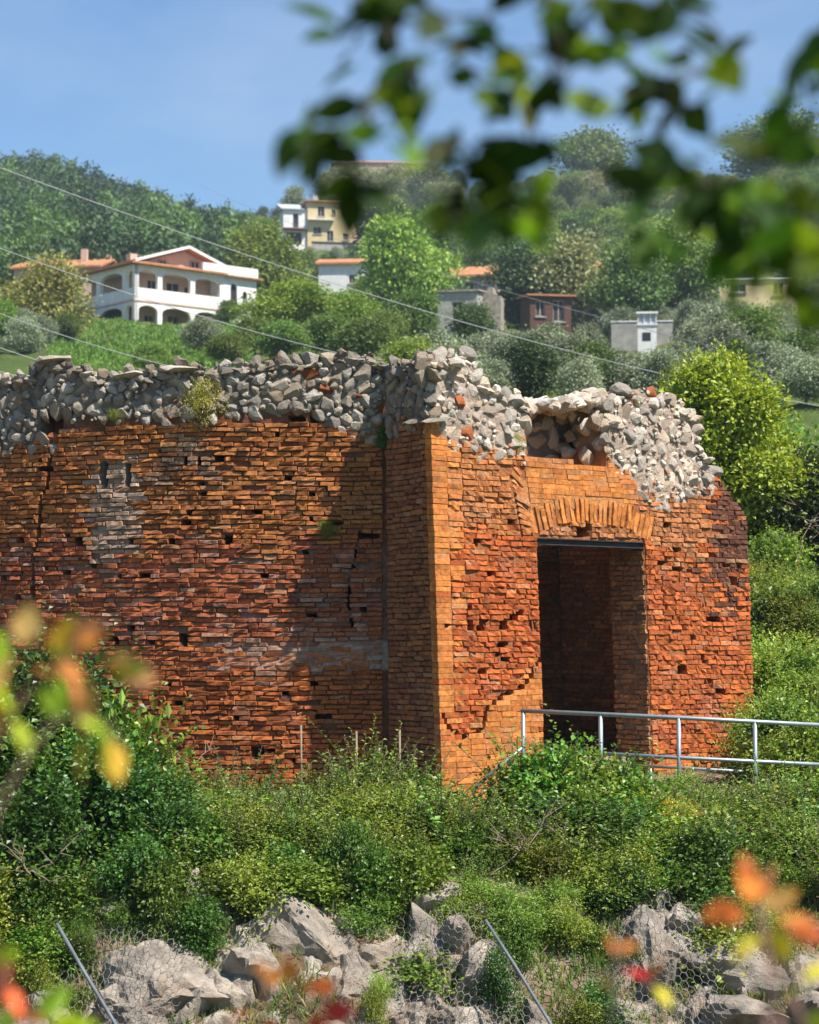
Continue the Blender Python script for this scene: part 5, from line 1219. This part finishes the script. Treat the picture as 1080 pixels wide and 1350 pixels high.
def netting(px0, px1, py0, py1, label, seed):
    A = Acc(); cell = 0.085
    x0 = P3(px0, 1250, 20.4)[0]; x1 = P3(px1, 1250, 20.4)[0]; z1 = P3(540, py0, 20.6)[2]; z0 = P3(540, 1400, 20.0)[2]
    gx = np.linspace(x0 - 0.1, x1 + 0.1, 44); gz = np.linspace(z0 - 0.1, z1 + 0.1, 40); D = np.zeros((40, 44))
    for i, z in enumerate(gz):
        for j, x in enumerate(gx):
            h = BVH.ray_cast(Vector((x, 15.0, z)), Vector((0, 1, 0)))[0]; D[i, j] = min(h[1], 22.5) if h else 22.0
    for _ in range(30):                       # the net hangs taut between the rocks
        E = np.pad(D, 1, mode='edge'); sm = (E[:-2, 1:-1] + E[2:, 1:-1] + E[1:-1, :-2] + E[1:-1, 2:]) / 4; D = np.minimum(D, sm)
    D -= 0.05
    def at(u, v):
        x = x0 + u; z = z1 - v - 0.12 * np.sin(u * 2.3 + seed)
        fi = np.clip((z - gz[0]) / (gz[1] - gz[0]), 0, 38.99); fj = np.clip((x - gx[0]) / (gx[1] - gx[0]), 0, 42.99); i = fi.astype(int); j = fj.astype(int); a = fi - i; b = fj - j
        y = D[i, j] * (1 - a) * (1 - b) + D[i + 1, j] * a * (1 - b) + D[i, j + 1] * (1 - a) * b + D[i + 1, j + 1] * a * b
        return np.stack([x, y, z], -1)
    nu = int((x1 - x0) / (cell * 0.75)); nv = int((z1 - z0) / (cell * 0.9))
    pu, pv, qu, qv = [], [], [], []
    for i in range(nu):
        for j in range(nv):
            cx = i * cell * 0.75; cy = (j + 0.5 * (i % 2)) * cell * 0.9
            P_ = [(cx + cell * 0.5 * ca, cy + cell * 0.45 * (1 if sa > 0.1 else 0)) for ca, sa in ((1, 0), (0.5, 0.87), (-0.5, 0.87), (-1, 0))]
            for a_, b_ in zip(P_[:-1], P_[1:]): pu.append(a_[0]); pv.append(a_[1]); qu.append(b_[0]); qv.append(b_[1])
    a = at(np.array(pu), np.array(pv)); b = at(np.array(qu), np.array(qv))
    d = unit(b - a); ref = np.tile([0, -1.0, 0.3], (len(a), 1)); s1 = unit(np.cross(d, ref)); s2 = np.cross(d, s1)
    w = 0.0030
    ring = [s1 * w, (-0.5 * s1 + 0.866 * s2) * w, (-0.5 * s1 - 0.866 * s2) * w]
    V = np.stack([a + ring[0], a + ring[1], a + ring[2], b + ring[0], b + ring[1], b + ring[2]], 1).reshape(-1, 3)
    k = np.arange(len(a))[:, None] * 6
    Q = np.concatenate([k + [0, 1, 4, 3], k + [1, 2, 5, 4], k + [2, 0, 3, 5]])
    A.put(V, Q)
    e = tag(empty('rockfall_netting', a[0]), label, 'netting')
    o = A.obj('hexagonal_mesh', M['wire'], e); o.location = -np.array(e.location); o['kind'] = 'stuff'
netting(20, 250, 1225, 1350, 'hexagonal wire netting draped over the largest pale rocks', 1)
netting(528, 715, 1200, 1350, 'hexagonal wire netting over the pitted middle rock', 2)
netting(765, 960, 1185, 1350, 'hexagonal wire netting over the white limestone fin', 3)
def rod(name, pts, r, mat, label, cat, n=8, group=None, parent=None):
    A = Acc(); A.tube(np.asarray(pts), r, n); o = A.obj(name, mat, parent, True)
    if parent is None: tag(o, label, cat, group)
    return o
rod('netting_cable', [P3(75, 1218, 20.2), P3(110, 1280, 19.9), P3(152, 1350, 19.6), P3(190, 1420, 19.2)], 0.018, M['ncable'], 'thick grey cable running down over the left netting', 'cable')
rod('netting_cable', [P3(640, 1213, 20.3), P3(680, 1275, 20.0), P3(726, 1350, 19.7), P3(770, 1430, 19.2)], 0.016, M['ncable'], 'thick grey cable running down over the middle netting', 'cable')
# ------------------------------------------------------------------ steel railing in front of the doorway
rl = tag(empty('steel_railing', P3(690, 1060, 25.2)), 'galvanised steel pipe railing in front of the doorway', 'railing'); R0 = np.array(rl.location)
def RY(px): return np.interp(px, [690, 1100], [25.25, 24.5])
def rpt(px, py): return P3(px, py, RY(px)) - R0
rod('top_rail', [rpt(687, 937), rpt(890, 946), rpt(1100, 957)], 0.026, M['steel'], None, None, parent=rl)
rod('middle_rail', [rpt(800, 994), rpt(895, 999), rpt(1100, 1009)], 0.024, M['steel'], None, None, parent=rl)
for px, py in ((690, 937), (792, 941), (895, 946), (995.5, 951), (1098, 957)):
    p = rpt(px, py); rod('post', [p, p + [0, 0, -1.25]], 0.027, M['steel'], None, None, parent=rl)
rod('stair_rail', [rpt(690, 985), rpt(658, 1011), rpt(628, 1037), rpt(610, 1085)], 0.022, M['steel'], None, None, parent=rl)
rl2 = tag(empty('low_guard_rail', P3(850, 1040, 26.3)), 'single low pipe rail behind the steel railing', 'rail'); R1 = np.array(rl2.location)
rod('rail', [P3(835, 1009, 26.3) - R1, P3(1012, 1019, 25.9) - R1], 0.02, M['steel'], None, None, parent=rl2)
for px, py in ((858, 1010), (1006, 1018.5)): p = P3(px, py, np.interp(px, [835, 1012], [26.3, 25.9])) - R1; rod('post', [p, p + [0, 0, -0.6]], 0.02, M['steel'], None, None, parent=rl2)
# thin stakes at the wall foot
for px, y0, y1, lab in ((397, 956, 1040, 'thin grey stake standing at the shadow edge of the wall'), (470, 964, 1010, 'thin stake among weeds left of the pier'), (527, 962, 1010, 'thin stake nearest the brick pier')):
    a = P3(px, y0, 24.6); rod('stake', [a, [a[0] + 0.01, a[1], hgt(a[0], a[1]) - 0.1]], 0.012, M['twig'], lab, 'stake')
rod('leaning_cane', [P3(1000, 942, 28.5), P3(1040, 960, 28.2), P3(1090, 990, 28)], 0.015, M['twig'], 'pale dry cane leaning behind the railing', 'cane')
# dead branches and dry stems
def dead_branch(px, py, Y, n, ln, label, seed):
    r = np.random.default_rng(seed); b = P3(px, py, Y); b[2] = max(b[2], hgt(b[0], b[1]) - 0.05); A = Acc()
    for i in range(n):
        d = unit(r.normal(size=3) * [1, 0.5, 0.7] + [0, -0.25, 0.35]); q = np.linspace(0, 1, 7)[:, None]; L_ = ln * r.uniform(0.4, 1)
        pts = b + d * q * L_ + np.cumsum(r.normal(size=(7, 3)), 0) * L_ * 0.05; A.tube(pts, np.linspace(0.007, 0.002, 7), 4)
        for k in range(3):
            s = pts[r.integers(2, 6)]; dd = unit(d + r.normal(size=3) * 0.8); A.tube(s + dd * np.linspace(0, 1, 4)[:, None] * L_ * 0.4, np.linspace(0.005, 0.002, 4), 3)
    tag(A.obj('dead_branch', M['twig']), label, 'branch')
dead_branch(688, 1120, 21.7, 9, 0.8, 'tangle of bare pale branches below the ivy', 1)
dead_branch(748, 1110, 21.7, 6, 0.5, 'small bare twigs beside the pale tangle', 2)
dead_branch(945, 1190, 21.2, 3, 0.7, 'bare curved stem above the white fin', 3)
dead_branch(40, 1150, 20.6, 5, 0.7, 'dry pale stems in the yellowish shrub', 4)
dead_branch(245, 1000, 24.0, 5, 0.55, 'thin dry stems against the red brick wall', 5)
dead_branch(1070, 690, 35.0, 9, 1.6, 'bare grey branches in the dark tree', 6)
# ------------------------------------------------------------------ overhead cables
def cable(name, a, b, sag, r, label):
    q = np.linspace(0, 1, 40)[:, None]; p = a + (b - a) * q; p[:, 2] -= 4 * sag * (q[:, 0] * (1 - q[:, 0]))
    rod(name, p, r * 0.7, M['cable'], label, 'cable', 5)
CB = [((-160, 160, 60), (1250, 560, 95), 1.3, 0.020, 'long power cable crossing above the villa roof'), ((262, 243, 330), (1300, 548, 80), 1.5, 0.028, 'power cable crossing below the cream yellow house'),
      ((-160, 265, 58), (620, 500, 80), 0.6, 0.018, 'power cable passing in front of the villa arcades'), ((-160, 350, 55), (420, 520, 70), 0.5, 0.016, 'lower cable passing over the ochre tree'),
      ((-160, 395, 52), (330, 530, 66), 0.5, 0.018, 'lowest cable passing over the lawn'), ((-160, 440, 50), (200, 520, 60), 0.3, 0.016, 'short low cable above the left wall crest')]
for a, b, sag, r, lab in CB: cable('power_cable', P3(*a), P3(*b), sag, r, lab)
# ------------------------------------------------------------------ blurred branches close to the camera
def big_leaf(name, cols, seed, L_=0.05, w=0.5):
    r = np.random.default_rng(seed); ys = np.linspace(0, 1, 6); ww = np.sin(np.pi * ys ** 0.8) * w * 0.5; ww[0] = 0.02; ww[-1] = 0.005
    V = []; 
    for y, k in zip(ys, ww):
        z = -0.25 * (y - 0.3) ** 2
        V += [(-k, y, z + 0.12 * k), (0, y, z), (k, y, z + 0.12 * k)]
    Q = []
    for i in range(5):
        for j in range(2): a = i * 3 + j; Q.append([a, a + 1, a + 4, a + 3])
    return mesh_np(name, np.array(V) * L_, np.array(Q), lerp_cols(r, len(V), cols, 0.05), True, M['fleaf'])
LG = [big_leaf('leaf', c, i, 0.084, 0.60) for i, c in enumerate(([(0.035, 0.075, 0.008), (0.055, 0.10, 0.01)], [(0.014, 0.032, 0.006), (0.022, 0.045, 0.008)], [(0.10, 0.165, 0.012), (0.14, 0.20, 0.015)]))]  # mid, shaded and backlit copies of one green leaf, light put into colour
LR = [big_leaf('leaf', c, 20 + i, 0.064, 0.66) for i, c in enumerate(([(0.55, 0.10, 0.03), (0.50, 0.16, 0.04)], [(0.45, 0.30, 0.03), (0.40, 0.36, 0.04)], [(0.58, 0.22, 0.10), (0.60, 0.30, 0.16)], [(0.24, 0.36, 0.03), (0.34, 0.42, 0.04)], [(0.45, 0.05, 0.03), (0.5, 0.09, 0.04)]))]
lr = np.random.default_rng(12)
def put_leaf(parent, P0, me, p, out, scale=1.0):
    o = add('leaf', me, parent); o.location = np.asarray(p) - P0
    q = Vector(out).to_track_quat('Y', 'Z'); o.rotation_mode = 'QUATERNION'
    from mathutils import Quaternion
    o.rotation_quaternion = q @ Quaternion((0, 1, 0), lr.normal(0, 0.8)); o.scale = (scale,) * 3
    return o
CL = [(465, 45, 34, 5, 1), (505, 22, 34, 5, 1), (560, 5, 40, 5, 1), (392, 190, 12, 3, 2), (440, 176, 26, 6, 2), (500, 155, 26, 5, 2), (482, 130, 16, 2, 1), (560, 132, 26, 5, 0), (545, 100, 22, 3, 1), (640, 100, 34, 6, 0), (690, 132, 34, 6, 1), (650, 58, 26, 3, 1), (722, 110, 32, 6, 1), (760, 75, 30, 5, 1), (740, 28, 34, 5, 1),
      (780, 5, 30, 4, 1), (830, 60, 30, 5, 0), (868, 45, 30, 4, 1), (880, 112, 30, 6, 1), (905, 140, 24, 4, 1), (818, 126, 20, 4, 2), (930, 92, 24, 4, 0), (960, 72, 10, 2, 2), (1060, 100, 26, 4, 1), (1042, 132, 18, 3, 0), (1078, 50, 20, 3, 1), (620, 200, 34, 8, 1), (655, 240, 40, 12, 1), (695, 272, 28, 6, 2), (602, 262, 30, 8, 1), (640, 292, 34, 9, 1),
      (700, 190, 18, 3, 1), (470, 236, 24, 4, 1), (560, 215, 14, 2, 2), (880, 230, 32, 6, 1), (932, 242, 32, 7, 1), (965, 285, 40, 8, 0), (1000, 205, 32, 6, 1), (1045, 262, 40, 9, 2), (1066, 325, 40, 8, 0), (900, 312, 32, 6, 0), (985, 332, 36, 7, 2), (1062, 200, 26, 5, 1), (850, 262, 20, 3, 0), (640, 20, 30, 3, 1), (905, 15, 24, 3, 1), (1075, 390, 26, 4, 1)]
ob = empty('overhanging_tree', (2.6, 3.1, 0.0)); O0 = np.array(ob.location); ob.location[2] = hgt(2.6, 3.1)
O0 = np.array(ob.location)
tag(ob, 'out of focus leafy branches hanging into view from above', 'tree')
A = Acc(); A.tube(np.array([(0, 0, -0.2), (0.03, 0, 1.2), (-0.1, -0.1, 2.4), (-0.5, -0.2, 3.3), (-1.0, -0.3, 3.7)]), np.array([0.11, 0.095, 0.08, 0.06, 0.04]), 8); A.obj('trunk', M['bark'], ob, True)
hubs = [P3(620, -130, 3.2), P3(900, -120, 3.1), P3(1180, -30, 3.1), P3(1200, 240, 3.1)]
A = Acc(); root = O0 + np.array([-1.0, -0.3, 3.7])
for h_ in hubs:
    q = np.linspace(0, 1, 6)[:, None]; A.tube(root + (h_ - root) * q + np.sin(q * 3.14) * [0, 0, 0.1] - O0, np.linspace(0.02, 0.007, 6), 6)
A.obj('branch', M['bark'], ob, True)
A = Acc(); nodes_ = [(pix(h_), h_) for h_ in hubs]
for px, py, sp, n, tone in sorted(CL, key=lambda c: min(math.hypot(c[0] - a[0][0], c[1] - a[0][1]) for a in [(pix(h_), 0) for h_ in hubs])):
    Y = lr.uniform(2.75, 3.25); c = P3(px, py, Y); n = int(n * 1.3)
    h_ = min(nodes_, key=lambda k: math.hypot(k[0][0] - px, k[0][1] - py))[1]; q = np.linspace(0, 1, 6)[:, None]
    A.tube(h_ + (c - h_) * q + np.sin(q * 3.14) * lr.normal(size=3) * 0.02 - O0, np.linspace(0.0045, 0.0025, 6), 4); nodes_.append(((px, py), c))
    for i in range(n):
        p = P3(px + lr.normal(0, sp * 0.55), py + lr.normal(0, sp * 0.45), Y + lr.normal(0, 0.04))
        t = tone if lr.random() < 0.65 else int(lr.integers(0, 3))
        put_leaf(ob, O0, LG[t], p, (lr.normal(-0.2, 0.7), lr.normal(-0.2, 0.5), lr.normal(-0.25, 0.5)), lr.uniform(0.65, 1.15))
A.obj('twig', M['bark'], ob, True)
# the rest of its crown, above and beside the view, added to shade these leaves
r_ = np.random.default_rng(3); n = 3600
P = np.stack([r_.uniform(-0.5, 2.8, n), r_.uniform(1.2, 3.8, n), r_.uniform(2.75, 4.4, n)], 1)
px, py = pix(P); P = P[(py < -140)]; n = len(P)
V, T, C = leaves(P - O0, r_.normal(size=(n, 3)), r_.normal(size=(n, 3)) * 0.5 + [0, 0, 1], np.full(n, 0.06), 0.3, 0.05, lerp_cols(r_, n, [(0.04, 0.09, 0.012), (0.09, 0.16, 0.02)]))
A = Acc(); A.put(V, T=T, col=C); o = A.obj('upper_foliage', M['fleaf'], ob); o['kind'] = 'stuff'
# red and yellow leaved sprays rising from the near slope
def spray(name, foot, pts, leafs, label, stemr=0.008, mat='pinkstem'):
    f = np.array([foot[0], foot[1], hgt(foot[0], foot[1])]); e = tag(empty(name, f), label, 'plant')
    for pl in pts:
        A = Acc(); q = [f + [lr.normal(0, 0.02), lr.normal(0, 0.02), -0.05]] + [P3(*p) for p in pl]
        q = np.array(q) - f; k = np.linspace(0, len(q) - 1, 12); q = np.stack([np.interp(k, np.arange(len(q)), q[:, i]) for i in range(3)], 1)
        A.tube(q, np.linspace(stemr, stemr * 0.5, 12), 6); A.obj('stem', M[mat], e, True)
    if name == 'bramble_spray': leafs = leafs + [(a + lr.normal(0, 16), b_ + lr.normal(0, 14), Y + lr.normal(0, 0.05), int(lr.choice([1, 3, 3, 2])), s_ * 1.0, lr.normal(0.2, 0.8), lr.normal(0, 0.7)) for a, b_, Y, t, s_, _, _ in leafs[::2]]
    for px, py, Y, t, s, dx, dz in leafs:
        put_leaf(e, f, LR[t], P3(px, py, Y), (dx, -0.15, dz), s)
spray('red_leaved_sapling', (0.55, 3.1), [[(1045, 1420, 3.1), (1022, 1330, 3.1), (1008, 1240, 3.1), (1000, 1190, 3.1)], [(1085, 1420, 3.15), (1050, 1330, 3.15), (1020, 1250, 3.15), (1035, 1225, 3.1)], [(1010, 1420, 3.05), (1012, 1320, 3.1)]],
      [(1000, 1190, 3.1, 0, 1.0, -0.5, 1.0), (1005, 1185, 3.1, 2, 0.9, 0.3, 1.0), (1010, 1200, 3.1, 2, 0.9, 0.8, 0.6), (985, 1205, 3.1, 0, 1.0, -1, 0.1), (975, 1200, 3.08, 0, 0.9, -1, -0.15), (1025, 1215, 3.1, 2, 1.0, 1, 0.1), (1040, 1225, 3.12, 0, 0.9, 1, -0.2), (1002, 1235, 3.1, 1, 0.9, -0.8, -0.6), (1015, 1228, 3.1, 1, 0.9, 0.6, -0.8), (990, 1160, 3.1, 2, 0.7, -0.3, 1), (1030, 1310, 3.12, 3, 0.8, 0.8, 0.2), (1060, 1290, 3.15, 1, 0.8, 1, 0.5), (1062, 1345, 3.15, 3, 0.8, 1, -0.1)],
      'out of focus stem with orange red leaves beside the white fin', 0.008)
spray('dry_seed_stalk', (0.30, 3.2), [[(805, 1420, 3.2), (806, 1330, 3.2), (812, 1262, 3.2), (818, 1240, 3.2)]], [(815, 1262, 3.2, 2, 0.55, 0.6, 0.8), (812, 1258, 3.2, 2, 0.5, -0.4, 1.0), (818, 1250, 3.2, 2, 0.45, 0.9, 0.2), (806, 1300, 3.2, 2, 0.3, -1, 0.4)], 'out of focus brown seed stalk with a beige tip', 0.007, 'bark')
spray('red_leaved_sapling', (0.36, 3.6), [[(880, 1420, 3.6), (868, 1330, 3.6), (858, 1290, 3.6)]], [(858, 1292, 3.6, 4, 0.9, -0.9, 0.4), (862, 1300, 3.6, 1, 0.8, 0.5, -0.5), (856, 1288, 3.6, 0, 0.7, 0.5, 0.6)], 'small out of focus sprig with one dark red and yellow leaf', 0.004)
spray('red_leaved_sapling', (-0.2, 3.3), [[(390, 1430, 3.3), (395, 1350, 3.3), (390, 1300, 3.3)], [(330, 1430, 3.35), (345, 1340, 3.35), (352, 1290, 3.35)]],
      [(395, 1300, 3.3, 0, 0.9, 0.9, -0.1), (390, 1296, 3.3, 4, 0.8, -0.3, 0.9), (412, 1300, 3.3, 4, 0.7, 1, 0.1), (425, 1335, 3.3, 4, 0.9, 1, 0.1), (405, 1340, 3.3, 0, 0.8, 0.6, -0.5), (352, 1292, 3.35, 2, 0.7, -0.4, 0.9), (350, 1298, 3.35, 0, 0.7, 0.7, 0.6), (335, 1340, 3.35, 4, 0.9, -0.9, 0.1), (350, 1345, 3.35, 4, 0.7, 0.4, -0.6), (430, 1345, 3.3, 4, 0.8, 0.2, -0.8)],
      'out of focus sprig with dark red leaves below the tan slab', 0.004)
spray('bramble_spray', (-0.62, 3.0), [[(-60, 1250, 3.0), (-20, 1000, 3.0), (40, 900, 3.0), (120, 850, 3.0), (180, 880, 3.0)], [(-60, 1250, 2.9), (-20, 1100, 2.9), (60, 950, 2.9), (140, 940, 2.9), (160, 990, 2.9)]],
      [(10, 870, 3.0, 3, 1.1, -0.6, 0.5), (30, 850, 3.0, 2, 1.0, 0.2, 1), (55, 860, 3.0, 0, 0.9, 0.5, 0.9), (45, 880, 3.0, 2, 0.9, 0.7, -0.4), (15, 900, 3.0, 1, 1.1, -0.7, -0.4), (0, 925, 3.0, 1, 1.2, -0.4, -0.8), (70, 890, 3.0, 3, 1.0, 0.6, -0.9), (90, 850, 3.0, 2, 1.0, 0.9, 0.5), (100, 842, 3.0, 0, 0.8, 0.8, 0.2), (80, 870, 3.0, 1, 1.1, 0.2, 0.9), (120, 870, 3.0, 3, 1.2, 0.9, 0.0), (140, 870, 3.0, 3, 1.0, 1.0, -0.3), (165, 878, 3.0, 2, 0.8, 0.9, -0.4), (110, 885, 3.0, 3, 1.1, -0.1, -1), (150, 885, 3.0, 1, 0.8, 0.5, -0.4),
       (100, 945, 2.9, 3, 1.0, 0.8, -0.4), (115, 955, 2.9, 3, 1.1, 0.7, -0.8), (140, 975, 2.9, 1, 1.0, 0.4, -1), (90, 940, 2.9, 3, 0.8, -0.5, 0.4), (20, 950, 3.0, 3, 1.0, 0.4, -0.8), (0, 880, 2.9, 3, 1.0, -0.2, 0.9)],
      'out of focus bramble with yellow green and pink leaves at the left', 0.003)
spray('bramble_spray', (-0.55, 3.2), [[(-10, 1420, 3.2), (5, 1330, 3.2), (0, 1280, 3.2)], [(80, 1430, 3.2), (60, 1350, 3.2)]], [(2, 1285, 3.2, 2, 1.0, -0.3, 0.8), (8, 1300, 3.2, 0, 0.9, 0.4, -0.6), (-5, 1320, 3.2, 2, 1.0, 0.2, 0.5), (30, 1345, 3.2, 3, 1.2, -0.8, 0.3), (50, 1340, 3.2, 3, 1.1, 0.5, 0.5), (70, 1350, 3.2, 3, 1.2, 0.9, 0.1), (15, 1350, 3.2, 3, 1.0, -0.4, -0.4)], 'out of focus orange and green leaves low by the left netting', 0.004)
print('all', time.time() - T0)
# ------------------------------------------------------------------ the air between here and the ridge
m, N, L, o_ = nodes('haze_air')
pv = N.new('ShaderNodeVolumePrincipled'); pv.inputs['Color'].default_value = (0.72, 0.85, 1.0, 1); pv.inputs['Density'].default_value = 0.00026; pv.inputs['Anisotropy'].default_value = 0.2
L.new(pv.outputs['Volume'], o_.inputs['Volume'])
A = Acc(); A.box((-560, -70, -8.0), (560, 930, 140.0)); hz = A.obj('haze', m); tag(hz, 'thin bluish summer haze', 'haze', kind='stuff')
